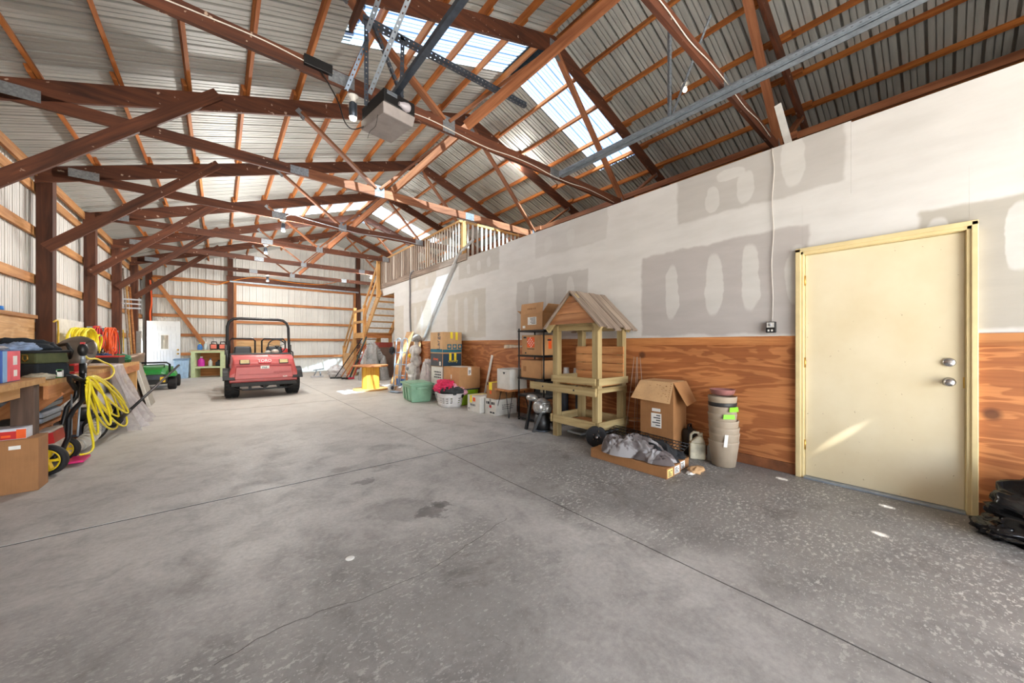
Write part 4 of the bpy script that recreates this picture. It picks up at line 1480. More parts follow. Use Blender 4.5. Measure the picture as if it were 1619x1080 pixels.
print_lines(t, 'x', .12, .2, h - .05, h - .015, 1, PRINT_DK, -a, 2, .8)
print_lines(t, 'x', .12, .17, .02, .05, 1, PRINT_DK, -a, 3, .8)
patch(t, 'printed_patch', ORANGE, .0, .07, -c - .0012, -c, .1, .26)
b = MB(); b.box(-.02, .06, -c - .002, -c + .001, .225, .25); b.build('hand_hole', PRINT_DK, t)
t, a, c, h = carton('plain brown carton with square sticker on the middle shelf', 3.76, 4.08, 3.86, 4.33, .686, .965, CARD)
patch(t, 'sticker', CARD2, -a - .0012, -a, .11, .18, .1, .18)
t, a, c, h = carton('dark grey carton on the lower shelf mat, half hidden', 3.95, 4.09, 3.92, 4.2, .417, .63, plain('charcoal_carton', (52, 54, 58), .7))
patch(t, 'paper_label', plain('cream_label', (214, 206, 180), .6), -a - .0012, -a, -.1, .02, .03, .16)

# motor unit on legs
t = thing('motor_unit', 'silver and black motor unit on splayed black legs before the shelf', 'motor', (3.52, 3.60, 0))
ALU = plain('cast_aluminium', (182, 182, 180), .35, .7, .25, 30)
b = MB(); b.lathe([(.10, .02), (.115, .04), (.115, .15), (.10, .17), (.10, .22), (.07, .24)], 20); b.build('drum', BLACK, t)
b = MB(); b.lathe([(.11, 0), (.12, .008), (.11, .02)], 20); b.build('base_ring', W_DARKSTEEL, t)
b = MB(); b.ball((0, 0, .34), .11, .10, .12); b.lathe([(.075, -.03), (.085, 0), (.085, .06), (.06, .08)], 16, Matrix.Translation((-.06, -.02, .34)) @ Matrix.Rotation(-PI / 2, 4, 'Y'))
b.lathe([(.05, 0), (.055, .02), (.055, .06), (.02, .07)], 14, Matrix.Translation((0, -.08, .32)) @ Matrix.Rotation(PI / 2, 4, 'X')); b.build('motor_body', ALU, t)
b = MB(); b.ball((-.02, .19, .44), .07, .1, .055); b.cyl((0, .08, .40), (-.01, .17, .44), .04, n=12); b.build('pump_head', ALU, t)
for k in range(5):
    b = MB(); b.lathe([(.113, .27 + .028 * k), (.118, .275 + .028 * k), (.118, .285 + .028 * k), (.113, .29 + .028 * k)], 18); b.build('cooling_fin', ALU, t)
b = MB(); b.bar((-.06, .17, .40), (-.14, .18, .0), .04, .035); b.build('leg', BLACK, t)
b = MB(); b.bar((-.06, -.06, .30), (-.17, .0, .0), .04, .035); b.build('leg', BLACK, t)
b = MB(); b.bar((.08, -.06, .30), (.12, -.14, .0), .04, .035); b.build('leg', BLACK, t)

# ------------------------------------------------------------------ wooden play kitchen house on a wheel
t = thing('garden_cart_house', 'wooden house shaped potting stand with plank roof, trays and one black wheel', 'potting stand', (3.75, 2.95, 0))
FX, BX, NY, FY = 3.49, 4.00, 2.63, 3.28
for x, y, z in ((FX, FY, 0), (BX, FY, 0), (FX, NY, .20), (BX, NY, .04)):
    beam('post', (x, y, z), (x, y, 1.46), .082, .082, W_TREAT, t, up=(0, 1, 0))
beam('tie_beam', (FX - .0, NY, 1.435), (FX, FY, 1.435), .036, .085, W_TREAT, t)
beam('tie_beam', (BX, NY, 1.435), (BX, FY, 1.435), .036, .085, W_TREAT, t)
MYc, RZ, EZ, OV = (NY + FY) / 2, 1.875, 1.425, .46
for x in (3.42, 4.03):
    for s in (-1, 1):
        beam('rafter', (x, MYc + s * .02, RZ - .05), (x, MYc + s * (OV - .03), EZ - .03), .036, .075, W_TREAT, t)
# gable boards: trapezoids
zs = [1.47, 1.60, 1.735, 1.82]
for i in range(3):
    z0, z1 = zs[i] + .004, zs[i + 1]
    hw = lambda z: OV * (RZ - z - .03) / (RZ - EZ)
    b = MB()
    q = [(3.392, MYc - hw(z0), z0), (3.392, MYc + hw(z0), z0), (3.392, MYc + hw(z1), z1), (3.392, MYc - hw(z1), z1)]
    b.add(q + [(x + .018, y, z) for x, y, z in q], MB.BF)
    b.build('gable_board', wood('reddish_board', (206, 146, 96), (158, 100, 60), 1, 14, .6), t, world=True)
for s in (-1, 1):
    xx = 3.36
    for i, w in enumerate((.115, .125, .13, .12, .125, .105)):
        lift = .006 if i % 2 else 0
        nrm = Vector((0, s * (RZ - EZ), OV)).normalized()
        top = Vector((xx + w / 2, MYc, RZ + .005)) + nrm * lift; bot = Vector((xx + w / 2, MYc + s * (OV + .02 * (i % 3)), EZ - .02 * (i % 3))) + nrm * lift
        beam('roof_plank', top, bot, w - .004, .02, W_GREYED, t, up=nrm)
        xx += w
for sx, x in ((-1, FX), (1, BX)):
    beam('middle_rail', (x - sx * -.05 if sx > 0 else x - .05, NY - .02, .765), (x - .05 if sx < 0 else x + .05, FY + .02, .765), .03, .085, W_TREAT, t)
for y in (NY - .05, FY + .05):
    beam('middle_rail', (FX - .05, y, .765), (BX + .05, y, .765), .03, .085, W_TREAT, t)
for k in range(4):
    panel('tray_slat', FX, BX, NY + .0 + .165 * k, NY + .155 + .165 * k, .70, .718, W_CEDAR, t, world=True)
beam('handle_rail', (FX - .058, NY - .03, .64), (FX - .058, FY + .46, .64), .036, .10, W_TREAT, t)
beam('handle_rail', (BX + .06, NY - .03, .64), (BX + .06, FY + .40, .64), .036, .10, W_TREAT, t)
for y in (FY + .2, NY + .3):
    b = MB(); b.cyl((FX - .079, y, .64), (FX - .074, y, .64), .012, n=8); b.build('bolt', PRINT_DK, t, world=True)
for y in (NY - .03, FY + .03):
    beam('cross_rail', (FX - .04, y, .66), (BX + .04, y, .66), .03, .06, W_TREAT, t)
for k in range(4):
    beam('back_board', (BX - .045, NY - .06, .80 + .112 * k), (BX - .045, FY + .06, .80 + .112 * k), .02 + .006 * (k % 2), .104, wood('honey_board', (224, 160, 100), (180, 112, 60), 0, 14, .6), t)
for x in (FX - .045, BX + .045):
    beam('lower_rail', (x, NY - .02, .235), (x, FY + .02, .235), .03, .10, W_TREAT, t)
for y in (NY - .055, FY + .055):
    beam('lower_rail', (FX - .06, y, .235), (BX + .06, y, .235), .03, .10, W_TREAT, t)
for k in range(4):
    panel('lower_slat', FX, BX, NY + .165 * k, NY + .155 + .165 * k, .17, .188, W_CEDAR, t, world=True)
wh = Matrix.Translation((3.50, 2.52, .125)) @ Matrix.Rotation(PI / 2, 4, 'Y') @ Matrix.Rotation(0.0, 4, 'X')
wh = Matrix.Translation((3.44, 2.60, .125)) @ Matrix.Rotation(math.radians(-50), 4, 'Z') @ Matrix.Rotation(PI / 2, 4, 'X')
b = MB(); b.lathe([(.07, -.03), (.11, -.036), (.124, -.025), (.125, 0), (.124, .025), (.11, .036), (.07, .03)], 28, wh); tw = b.build('wheel', RUBBER, t, world=True)
b = MB(); b.lathe([(.0001, -.02), (.03, -.03), (.075, -.012), (.078, .012), (.03, .036), (.018, .045), (.0001, .045)], 20, wh); b.build('hub', BLACK, tw, world=True)
b = MB(); b.lathe([(.016, .044), (.016, .056), (.0001, .057)], 10, wh); b.build('hub_nut', CHROME, tw, world=True)
b = MB()
for k in range(5):
    an = 2 * PI * k / 5
    b.cyl(wh @ Vector((.045 * math.cos(an), .045 * math.sin(an), .02)), wh @ Vector((.045 * math.cos(an), .045 * math.sin(an), .032)), .006, n=6)
b.build('bolts', CHROME, tw, world=True)
b = MB(); b.cyl((3.5, 2.65, .125), (4.05, 2.65, .125), .01, n=8); b.build('axle', W_STEEL, t, world=True)
b = MB(); b.box(3.62, 3.9, 2.98, 3.22, .03, .06); tb = b.build('flat_tray', plain('pale_blue_tray', (176, 190, 196), .5), None, bevel=.008); tag(tb, 'pale flat tray on the floor under the potting stand', 'tray')
for i, (y, lab) in enumerate(((3.62, 'white beaker farther from the stand, by the black shelf'), (3.42, 'white beaker standing behind the potting stand post'))):
    q = thing('beaker', lab, 'cup', (4.05, y, .70))
    b = MB(); b.lathe([(.04, .16), (.052, .01), (.052, 0)][::-1], 18); b.build('cup', plain('milky_plastic', (226, 228, 230), .4), q)
    b = MB(); b.lathe([(.042, .155), (.042, .165), (.0001, .166)], 18); b.build('cap', plain('milky_plastic', (226, 228, 230), .4), q)
q = thing('wall_ledge', 'small dark ledge stand holding two white beakers behind the potting stand', 'stand', (4.06, 3.52, 0))
b = MB(); b.box(-.06, .06, -.2, .2, .67, .70); b.build('top', BLACK, q, bevel=.003)
for y in (-.16, .16):
    b = MB(); b.box(-.05, .05, y - .05, y + .05, 0, .67); b.build('leg', plain('dark_blue_grey', (48, 52, 60), .6), q, bevel=.006)

# ------------------------------------------------------------------ tall open carton, pots, jug, long cartons
t, a, c, h = carton('tall brown carton with drooping open flaps against the plywood', 3.79, 4.095, 1.85, 2.24, 0, .80, CARD2, closed=False)
b = MB(); b.hexa([(-a - .105, -c - .01, h - .22), (-a - .10, -c - .01, h - .22), (-a - .10, c + .06, h - .20), (-a - .105, c + .06, h - .20)], [(-a - .002, -c, h), (-a + .004, -c, h), (-a + .004, c, h), (-a - .002, c, h)])
fl_ = b.build('flap', CARDI, t)
b = MB()
r_ = random.Random(4)
for k in range(24):
    f = .12 + .3 * (k % 2) + .3 * r_.random(); y = -c + .02 + (2 * c - .03) * r_.random()
    x = -a - .003 - .102 * f
    z = h - .22 * f
    b.box(x - .0035, x - .001, y, y + .014, z - .012, z)
for k in range(9):
    f = .06 + .1 * k
    b.box(-a - .0065 - .102 * f, -a - .002 - .102 * f, -c + .012, -c + .02, h - .22 * f - .014, h - .22 * f)
b.build('tear_perforation', CARD2, t)
b = MB(); b.hexa([(-a + .02, -c - .14, h - .24), (a + .03, -c - .10, h - .22), (a + .03, -c - .094, h - .22), (-a + .02, -c - .134, h - .24)], [(-a, -c - .003, h), (a, -c - .003, h), (a, -c + .003, h), (-a, -c + .003, h)]); b.build('flap', CARD2, t)
b = MB(); b.box(-a + .01, a, -c + .02, c, h - .002, h + .003); b.build('flap', CARDI, t)
bar_label(t, 'x', -.06, .06, .28, .44, -a, 8)
patch(t, 'paper_label', WLAB, -a - .0015, -a, -.05, .05, .46, .495)
b = MB(); b.box(-a - .001, a, -c - .0012, -c, .62, .66); b.build('tape', CARD2, t)

POT = plain('taupe_plastic', (158, 144, 126), 0.6, var=.06)
POTK = plain('black_pot_plastic', (34, 34, 36), 0.5)
PX, PY = 3.92, 1.40
pots = [(0.0, .255, .105, .137, POT, 'lowest taupe planter pot carrying the whole stack', 0, 0),
        (.08, .335, .112, .137, POT, 'second taupe planter pot with white tag sticking out', .002, -.004),
        (.155, .395, .112, .138, POT, 'third taupe planter pot up the stack', -.004, -.004),
        (.23, .462, .112, .136, POT, 'fourth taupe planter pot, nested slightly askew', -.006, .0),
        (.30, .53, .108, .130, POT, 'fifth taupe planter pot with lower green tag', -.012, .008),
        (.37, .60, .108, .130, POT, 'sixth taupe planter pot with upper green tag', -.012, .006),
        (.44, .64, .108, .128, POTK, 'black planter pot nested high in the stack', -.012, .006),
        (.50, .70, .108, .130, POT, 'topmost taupe planter pot below the pink saucer', -.014, .006)]
for z0, z1, r0, r1, mt, lab, ox, oy in pots:
    q = thing('planter_pot', lab, 'pot', (PX + ox, PY + oy, z0), 0, 'nested planter pots')
    hh = z1 - z0
    b = MB(); b.lathe([(r0 - .012, 0), (r0, .006), (r1 - .004, hh - .03), (r1, hh - .006), (r1 - .003, hh), (r1 - .012, hh), (r1 - .016, hh - .04), (r0 - .01, .012), (.0001, .012)], 32); b.build('body', mt, q)
    if 'tag' in lab:
        an = math.radians(205 if 'white' in lab else (245 if 'upper' in lab else 225))
        ca, sa = math.cos(an), math.sin(an)
        M = Matrix.Translation(((r1 + .004) * ca, (r1 + .004) * sa, hh - (.05 if 'white' in lab else .012))) @ Matrix.Rotation(an, 4, 'Z')
        b = MB()
        if 'white' in lab:
            b.add([M @ Vector(p) for p in [(0, -.018, -.07), (0, .012, -.07), (0, .024, .05), (0, -.006, .05), (.002, -.018, -.07), (.002, .012, -.07), (.002, .024, .05), (.002, -.006, .05)]], [(0, 1, 2, 3), (7, 6, 5, 4), (0, 4, 5, 1), (1, 5, 6, 2), (2, 6, 7, 3), (3, 7, 4, 0)])
            b.build('plant_tag', WLAB, q)
        else:
            b.add([M @ Vector(p) for p in [(0, -.055, -.03), (0, .055, -.03), (0, .05, .015), (0, -.05, .015), (.002, -.055, -.03), (.002, .055, -.03), (.002, .05, .015), (.002, -.05, .015)]], [(0, 1, 2, 3), (7, 6, 5, 4), (0, 4, 5, 1), (1, 5, 6, 2), (2, 6, 7, 3), (3, 7, 4, 0)])
            b.build('plant_tag', plain('green_tag', (126, 206, 34), .5), q)
q = thing('plant_saucer', 'shallow dusky pink bowl crowning the pot stack', 'bowl', (PX - .012, PY + .006, .701))
b = MB(); b.lathe([(.05, 0), (.10, .02), (.112, .06), (.116, .064), (.110, .064), (.096, .028), (.0001, .01)], 32); b.build('bowl', plain('dusky_pink', (164, 112, 108), .35), q)

q = thing('plastic_jug', 'dirty white plastic jug on the floor beside the pot stack', 'jug', (3.93, 1.66, 0), math.radians(30))
JUG = plain('dirty_jug_plastic', (206, 200, 178), .5, var=.3, scale=8)
b = MB()
b.hexa([(-.05, -.075, 0), (.05, -.075, 0), (.05, .075, 0), (-.05, .075, 0)], [(-.05, -.075, .17), (.05, -.075, .17), (.05, .075, .17), (-.05, .075, .17)])
b.hexa([(-.05, -.075, .17), (.05, -.075, .17), (.05, .075, .17), (-.05, .075, .17)], [(-.025, -.05, .24), (.025, -.05, .24), (.025, .0, .24), (-.025, .0, .24)])
b.build('body', JUG, q, bevel=.014)
b = MB(); b.tube([(0, -.02, .235), (0, -.01, .275), (0, .03, .278), (0, .06, .25), (0, .064, .18)], .014, 8); b.build('handle', JUG, q)
b = MB(); b.cyl((0, -.035, .235), (0, -.035, .275), .02, n=12); b.build('cap', JUG, q)
q = thing('bottle', 'slim grey white bottle tucked between jug and pot stack', 'bottle', (3.98, 1.545, 0))
b = MB(); b.lathe([(.03, 0), (.034, .01), (.034, .14), (.014, .17), (.014, .19), (.0001, .191)], 16); b.build('body', plain('pale_bottle', (176, 176, 172), .5), q)
b = MB(); b.lathe([(.017, .18), (.017, .2), (.0001, .201)], 12); b.build('cap', WIRE_G, q)
q = thing('black_canister', 'black canister standing in the shade by the tall carton', 'canister', (4.02, 1.78, 0))
b = MB(); b.lathe([(.06, 0), (.072, .01), (.075, .24), (.065, .27), (.03, .285), (.03, .30), (.0001, .301)], 20); b.build('body', BLACK, q)
b = MB(); b.tube([(-.04, 0, .27), (-.03, 0, .33), (.03, 0, .33), (.04, 0, .27)], .009, 6); b.build('handle', BLACK, q)
lab3 = [('long flat carton with yellow label, nearest the open floor', 3.10, 3.235, 1.57, 2.42), ('long flat carton with grey label, between two others', 3.24, 3.375, 1.575, 2.43), ('long flat carton half hidden under the grey jacket', 3.40, 3.60, 1.60, 2.45)]
for i, (lab, x0, x1, y0, y1) in enumerate(lab3):
    t, a, c, h = carton(lab, x0, x1, y0, y1, 0, .095, CARD2, 0, 'long flat cartons')
    patch(t, 'paper_label', (YTAPE, WLAB, WLAB)[i] if i else plain('cream_yellow_label', (232, 208, 130), .6), -a + .01, a - .03 - .06 * (i == 2), -c - .0015, -c, .012, .083)
    print_lines(t, 'y', -a + .02, a - .045 - .06 * (i == 2), .02, .075, 4, PRINT_DK, -c - .0016, i)


def cloth_heap(name, label, cat, c, size, h, mat, seed, rz=0.0, parent=None, fold=.5, nr=34, na=110):
    """a dropped garment: soft folds running outwards from a crumpled middle, lying on z = c[2]"""
    b = MB()
    cr, sr = math.cos(rz), math.sin(rz)

    def f(u, v):
        a = 2 * PI * v
        ox = Vector((math.cos(a) * 1.3 + seed * 2.7, math.sin(a) * 1.3 + seed * 1.9, seed))
        rad = 1 + .42 * noise.noise(ox)
        r = u * rad
        x, y = r * math.cos(a), r * math.sin(a)
        w = Vector((x * 1.6 + seed, y * 1.6, seed * .7))
        wx = noise.noise(w) * .9; wy = noise.noise(w + Vector((9, 4, 1))) * .9
        q = Vector((x * 2.3 + wx * 1.4 + seed * 3, y * 1.2 + wy * 1.4, seed))
        ridge = (1 - abs(noise.noise(q)) * 2.2)
        ridge2 = (1 - abs(noise.noise(q * 2.1 + Vector((3, 3, 3)))) * 2.0)
        env = (1 - u ** 3.2)
        z = h * (env * (.45 + fold * ridge * .8 + .22 * ridge2) + .10 * (1 - u ** 8))
        x *= size[0]; y *= size[1]
        return (c[0] + x * cr - y * sr, c[1] + x * sr + y * cr, c[2] + max(z, .003))
    b.grid(f, nr, na)
    if parent is None:
        for p_ in b.v:
            p_ -= Vector(c)
        o = b.build(name, mat); o.location = c
        return tag(o, label, cat)
    return b.build(name, mat, parent, world=True)


def twill(name, c1, c2):
    m, nt, b = base_mat(name)
    n = noise_tex(nt, coords(nt, (1, 1, 1)), 5.5, 3, .5, .8)
    nt.links.new(ramp(nt, n, [(.47, c1), (.53, c2)]), b.inputs['Base Color'])
    b.inputs['Roughness'].default_value = .85
    return m


JK = twill('grey_brown_twill', (148, 146, 148), (92, 84, 84))
q = cloth_heap('jacket', 'crumpled grey and black jacket thrown over the long flat cartons', 'jacket', (3.27, 1.98, .098), (.20, .36), .17, JK, 21, .12)
cloth_heap('sleeve', None, None, (3.20, 2.20, .10), (.13, .17), .15, JK, 25, -.5, q)
cloth_heap('sleeve', None, None, (3.22, 1.74, .10), (.10, .19), .10, JK, 28, .35, q)
cloth_heap('lining', None, None, (3.37, 1.88, .10), (.17, .31), .16, BLKC, 31, 0, q)
cloth_heap('collar', None, None, (3.27, 2.0, .17), (.10, .12), .12, JK, 36, .8, q)
lump('garment', 'black cloth bundle at the end of the long flat cartons', 'clothes', (3.50, 1.70, .12), (.08, .10, .04), BLKC, 41, .5, 2.6, floor_z=.098)
q = thing('wire_rack', 'black wire grid panel lying tilted across the grey jacket', 'rack', (3.62, 2.0, .2))
A0, A1, A2 = Vector((3.50, 2.50, .20)), Vector((3.53, 1.63, .15)), Vector((3.74, 2.54, .225))
u = A1 - A0; w = A2 - A0
for k in range(27):
    b = MB(); f = k / 26
    b.tube([A0 + u * f, A0 + u * f + w], .003, 5); b.build('rung', BLACKM, q, world=True)
for k in range(4):
    b = MB(); f = k / 3
    b.tube([A0 + w * f, A0 + w * f + u], .005, 6); b.build('rail', BLACKM, q, world=True)
q = thing('wire_rack', 'second black wire grid panel leaning low behind the jacket', 'rack', (3.8, 2.1, .1))
A0, A1, A2 = Vector((3.60, 2.60, .10)), Vector((3.64, 1.9, .10)), Vector((3.78, 2.60, .14))
u = A1 - A0; w = A2 - A0
for k in range(23):
    b = MB(); f = k / 22
    b.tube([A0 + u * f, A0 + u * f + w], .003, 5); b.build('rung', BLACKM, q, world=True)
for k in range(3):
    b = MB(); f = k / 2
    b.tube([A0 + w * f, A0 + w * f + u], .005, 6); b.build('rail', BLACKM, q, world=True)
q = lump('paper_scrap', 'crumpled brown paper scrap at the foot of the long cartons', 'paper', (3.50, 1.49, .02), (.10, .06, .03), CARDI, 51, .6, 2.4, floor_z=.001, n=24, m=14)
lump('paper_scrap', 'small white paper scrap beside the brown paper scrap', 'paper', (3.42, 1.50, .01), (.06, .03, .015), WLAB, 53, .6, 2.4, floor_z=.001, n=20, m=12)
# tomato cage
q = thing('tomato_cage', 'tall wire tomato cage leaning on the plywood', 'cage', (3.98, 2.42, .0))
CW = plain('cage_wire', (168, 150, 136), .5, .4)
for k in range(4):
    an = 2 * PI * k / 4 + .4
    b = MB(); b.tube([(3.98 + .13 * math.cos(an), 2.42 + .13 * math.sin(an), .002), (4.02 + .035 * math.cos(an), 2.42 + .035 * math.sin(an), 1.06)], .0035, 6); b.build('stake', CW, q, world=True)
for z, r in ((.28, .105), (.62, .075)):
    b = MB(); b.tube([(3.98 + .04 * z + r * math.cos(2 * PI * j / 24), 2.42 + r * math.sin(2 * PI * j / 24), z) for j in range(24)], .003, 6, closed=True); b.build('hoop', CW, q, world=True)

# trash bag and small floor things
BAG = plain('black_film', (18, 19, 22), .18, 0, .1)
q = lump('trash_bag', 'black plastic trash bag slumped right of the cream door', 'bag', (3.83, -.52, .14), (.22, .30, .26), BAG, 61, .5, 3.0, floor_z=.002, n=72, m=48)
lump('bag_tail', None, None, (3.82, -.26, .05), (.13, .12, .07), BAG, 63, .5, 3.0, floor_z=.002, parent=q)
q = thing('floor_disc', 'small white round disc lying on the open concrete', 'disc', (.57, 2.14, 0))
b = MB(); b.lathe([(.024, .0005), (.024, .003), (.022, .004), (.0001, .004)], 28); b.build('disc', WHITE, q)

# ------------------------------------------------------------------ far right: spool, trolley, board, figures, bags
q = thing('cable_spool', 'wooden cable spool used as a table near the stairs', 'spool', (3.12, 9.75, 0))
b = MB(); b.lathe([(.44, 0), (.44, .035)], 40); b.build('bottom_flange', W_FRESH, q)
b = MB(); b.lathe([(.44, .62), (.44, .66)], 40); b.build('top_flange', W_CEDAR, q)
YW = wood('yellow_stave', (240, 186, 72), (216, 150, 44), 0, 14, .6)
for k in range(12):
    an = 2 * PI * k / 12
    beam('stave', (3.12 + .205 * math.cos(an), 9.75 + .205 * math.sin(an), .035), (3.12 + .205 * math.cos(an), 9.75 + .205 * math.sin(an), .62), .104, .02, YW, q, up=(math.cos(an), math.sin(an), 0))
b = MB(); b.lathe([(.03, .66), (.03, .662)], 14); b.build('arbor_hole', PRINT_DK, q)

q = thing('hand_truck', 'pale blue hand truck with looped handles and white wheels', 'hand truck', (3.50, 8.75, 0))
BLUE = plain('pale_blue_paint', (176, 198, 222), .35, .2)
BLUE2 = plain('blue_strap', (62, 104, 160), .5)
hx, hy = 3.50, 8.75
dv = Vector((-.35, .94, 0)).normalized()    # along the width
dn = Vector((.94, .35, 0)).normalized()      # away from the room
for s in (-1, 1):
    o = Vector((hx, hy, 0)) + dv * (s * .115)
    pts = []
    for e in (-1, 1):
        pass
    path = [o + dv * -.085 + Vector((0, 0, .16)), o + dv * -.085 + Vector((0, 0, 1.28)) + dn * .10]
    for k in range(1, 8):
        an = PI * k / 8
        path.append(o + dv * (-.085 * math.cos(an)) + Vector((0, 0, 1.28 + .085 * math.sin(an))) + dn * .10)
    path += [o + dv * .085 + Vector((0, 0, 1.28)) + dn * .10, o + dv * .085 + Vector((0, 0, .16))]
    b = MB(); b.tube(path, .0155, 8); b.build('frame_loop', BLUE, q, world=True)
for z in (.16, .42, .7, 1.0):
    p = Vector((hx, hy, z)) + dn * (.1 * z / 1.28)
    b = MB(); b.cyl(p - dv * .21, p + dv * .21, .012, n=8); b.build('cross_bar', BLUE, q, world=True)
b = MB(); b.hexa([Vector((hx, hy, .02)) - dv * .18 - dn * .2, Vector((hx, hy, .02)) + dv * .18 - dn * .2, Vector((hx, hy, .02)) + dv * .18, Vector((hx, hy, .02)) - dv * .18], [Vector((hx, hy, .03)) - dv * .18 - dn * .2, Vector((hx, hy, .03)) + dv * .18 - dn * .2, Vector((hx, hy, .03)) + dv * .18, Vector((hx, hy, .03)) - dv * .18]); b.build('toe_plate', BLUE, q, world=True)
b = MB(); b.bar(Vector((hx, hy, .26)) - dv * .17 + dn * .03, Vector((hx, hy, .26)) + dv * .12 + dn * .03, .02, .16); b.build('blue_pad', BLUE2, q, world=True)
for s in (-1, 1):
    M = Matrix.Translation(Vector((hx, hy, .10)) + dv * s * .25 + dn * -.02) @ Matrix.Rotation(math.atan2(dv.y, dv.x), 4, 'Z') @ Matrix.Rotation(PI / 2, 4, 'Y')
    b = MB(); b.lathe([(.05, -.03), (.095, -.035), (.1, 0), (.095, .035), (.05, .03)], 24, M); wq = b.build('wheel', plain('white_tyre', (222, 220, 214), .6), q, world=True)
    b = MB(); b.lathe([(.0001, -.036), (.05, -.032), (.052, 0), (.05, .032), (.0001, .036)], 16, M); b.build('hub', W_DARKSTEEL, wq, world=True)
lump('strap_bundle', 'black strap bundle hung on the left loop of the hand truck', 'strap', (3.42, 9.0, 1.05), (.06, .1, .09), BLKC, 71, .6, 3.0)

q = thing('plywood_board', 'long narrow plywood board leaning on the drywall behind the hand truck', 'board', (3.7, 9.4, 0))
b = MB()
b.hexa([(3.55, 9.60, 0), (3.56, 9.20, 0), (3.59, 9.20, .0), (3.58, 9.60, .0)], [(4.06, 9.60, 1.56), (4.06, 9.18, 1.56), (4.08, 9.18, 1.545), (4.08, 9.60, 1.545)])
b.build('sheet', PLY2, q, world=True)
q = thing('plywood_board', 'shorter plywood offcut leaning behind the white yard figures', 'board', (4.0, 8.95, 0))
b = MB(); b.hexa([(3.92, 9.15, 0), (3.92, 8.75, 0), (3.95, 8.75, 0), (3.95, 9.15, 0)], [(4.09, 9.15, 1.42), (4.09, 8.75, 1.42), (4.11, 8.75, 1.41), (4.11, 9.15, 1.41)]); b.build('sheet', PLY2, q, world=True)
SNOW = plain('white_matte_plastic', (204, 200, 196), .6, var=.2, scale=10)
q = thing('yard_figure', 'tall white bundled yard figure with round grey head behind the hand truck', 'figure', (3.74, 8.30, 0))
lump('lower_bundle', None, None, (3.74, 8.30, .34), (.13, .14, .36), SNOW, 131, .5, 2.0, floor_z=.003, parent=q)
lump('middle_bundle', None, None, (3.76, 8.32, .80), (.12, .15, .17), SNOW, 133, .45, 2.2, parent=q)
b = MB(); b.ball((3.75, 8.33, 1.06), .15, .17, .14); b.build('chest_shell', SNOW, q, world=True)
b = MB(); b.ball((3.80, 8.36, 1.36), .11, .11, .105); b.ball((3.71, 8.31, 1.33), .05, .06, .05); b.build('head', plain('silver_grey_plastic', (150, 148, 146), .4, var=.25), q, world=True)
b = MB(); b.cyl((3.78, 8.34, 1.15), (3.79, 8.35, 1.29), .05, n=12); b.build('neck', SNOW, q, world=True)
b = MB(); b.tube([(3.68, 8.24, 1.12), (3.62, 8.22, .95), (3.64, 8.24, .78)], .035, 8); b.build('arm', SNOW, q, world=True)
b = MB(); b.ball((3.66, 8.42, .93), .06, .08, .06); b.build('yellow_scarf', YELLOW, q, world=True)
q = thing('yard_figure', 'small white figure with helmet head, lower of the two', 'figure', (3.50, 8.02, 0))
b = MB(); b.ball((3.50, 8.02, .22), .10, .12, .22); b.build('lower_ball', SNOW, q, world=True)
b = MB(); b.ball((3.50, 8.04, .62), .11, .13, .15); b.build('head', SNOW, q, world=True)
b = MB(); b.ball((3.41, 8.02, .64), .03, .07, .05); b.build('visor', plain('grey_visor', (120, 120, 124), .4), q, world=True)
b = MB(); b.cyl((3.50, 8.03, .40), (3.50, 8.03, .5), .07, n=14); b.build('neck', SNOW, q, world=True)


def film_mat(name, tint, alpha, rough=.25):
    m, nt, b = base_mat(name)
    out = nt.nodes['Material Output']
    tr = N(nt, 'ShaderNodeBsdfTransparent')
    b.inputs['Base Color'].default_value = lin(tint)
    b.inputs['Roughness'].default_value = rough
    v = coords(nt, (1, 1, 1))
    n = noise_tex(nt, v, 7, 5, .65, 1.2)
    f = ramp(nt, n, [(0.35, (alpha * .8,) * 3 + (1,)), (0.62, (min(1, alpha * 1.1),) * 3 + (1,))])
    mx = N(nt, 'ShaderNodeMixShader')
    nt.links.new(f, mx.inputs[0]); nt.links.new(tr.outputs[0], mx.inputs[1]); nt.links.new(b.outputs[0], mx.inputs[2])
    nt.links.new(mx.outputs[0], out.inputs['Surface'])
    return m


FILM = film_mat('clear_film', (216, 212, 212), .62)
FILMG = film_mat('grey_film', (186, 184, 182), .62)
q = cloth_heap('plastic_bag', 'clear plastic bag with a red bundle inside, beside the moving boxes', 'bag', (3.78, 7.62, .003), (.22, .34), .98, FILM, 52, .3, None, .22)
lump('red_bundle', 'red bundle inside the clear plastic bag', 'bundle', (3.80, 7.62, .52), (.11, .13, .14), plain('dull_red_cloth', (176, 78, 86), .85), 83, .4, 2.4)
q = lump('fringed_mop', 'grey fringed cloth bundle inside the clear bag bottom', 'bundle', (3.84, 7.46, .22), (.13, .16, .24), plain('striped_grey_cloth', (110, 108, 106), .9, var=.5, scale=24), 85, .3, 4.0, floor_z=.003)
q = cloth_heap('covered_pile', 'large pile shrouded in grey plastic film under the stair landing', 'covered pile', (4.05, 12.3, .003), (.46, .5), 1.38, FILMG, 43, .2, None, .22)
lump('dark_core', None, None, (4.08, 12.35, .42), (.26, .3, .42), DGREY, 93, .3, 2.0, floor_z=.003, parent=q)
q = thing('storage_carton', 'dim red and grey carton under the stair landing', 'box', (4.6, 13.0, 0))
b = MB(); b.box(-.3, .3, -.3, .3, 0, 1.1); b.build('body', plain('brown_grey_carton', (120, 96, 84), .8), q, bevel=.01)
b = MB(); b.box(-.25, .25, -.3, .2, 1.1, 1.28); b.build('lid', plain('dull_red_lid', (150, 62, 52), .7), q, bevel=.01)

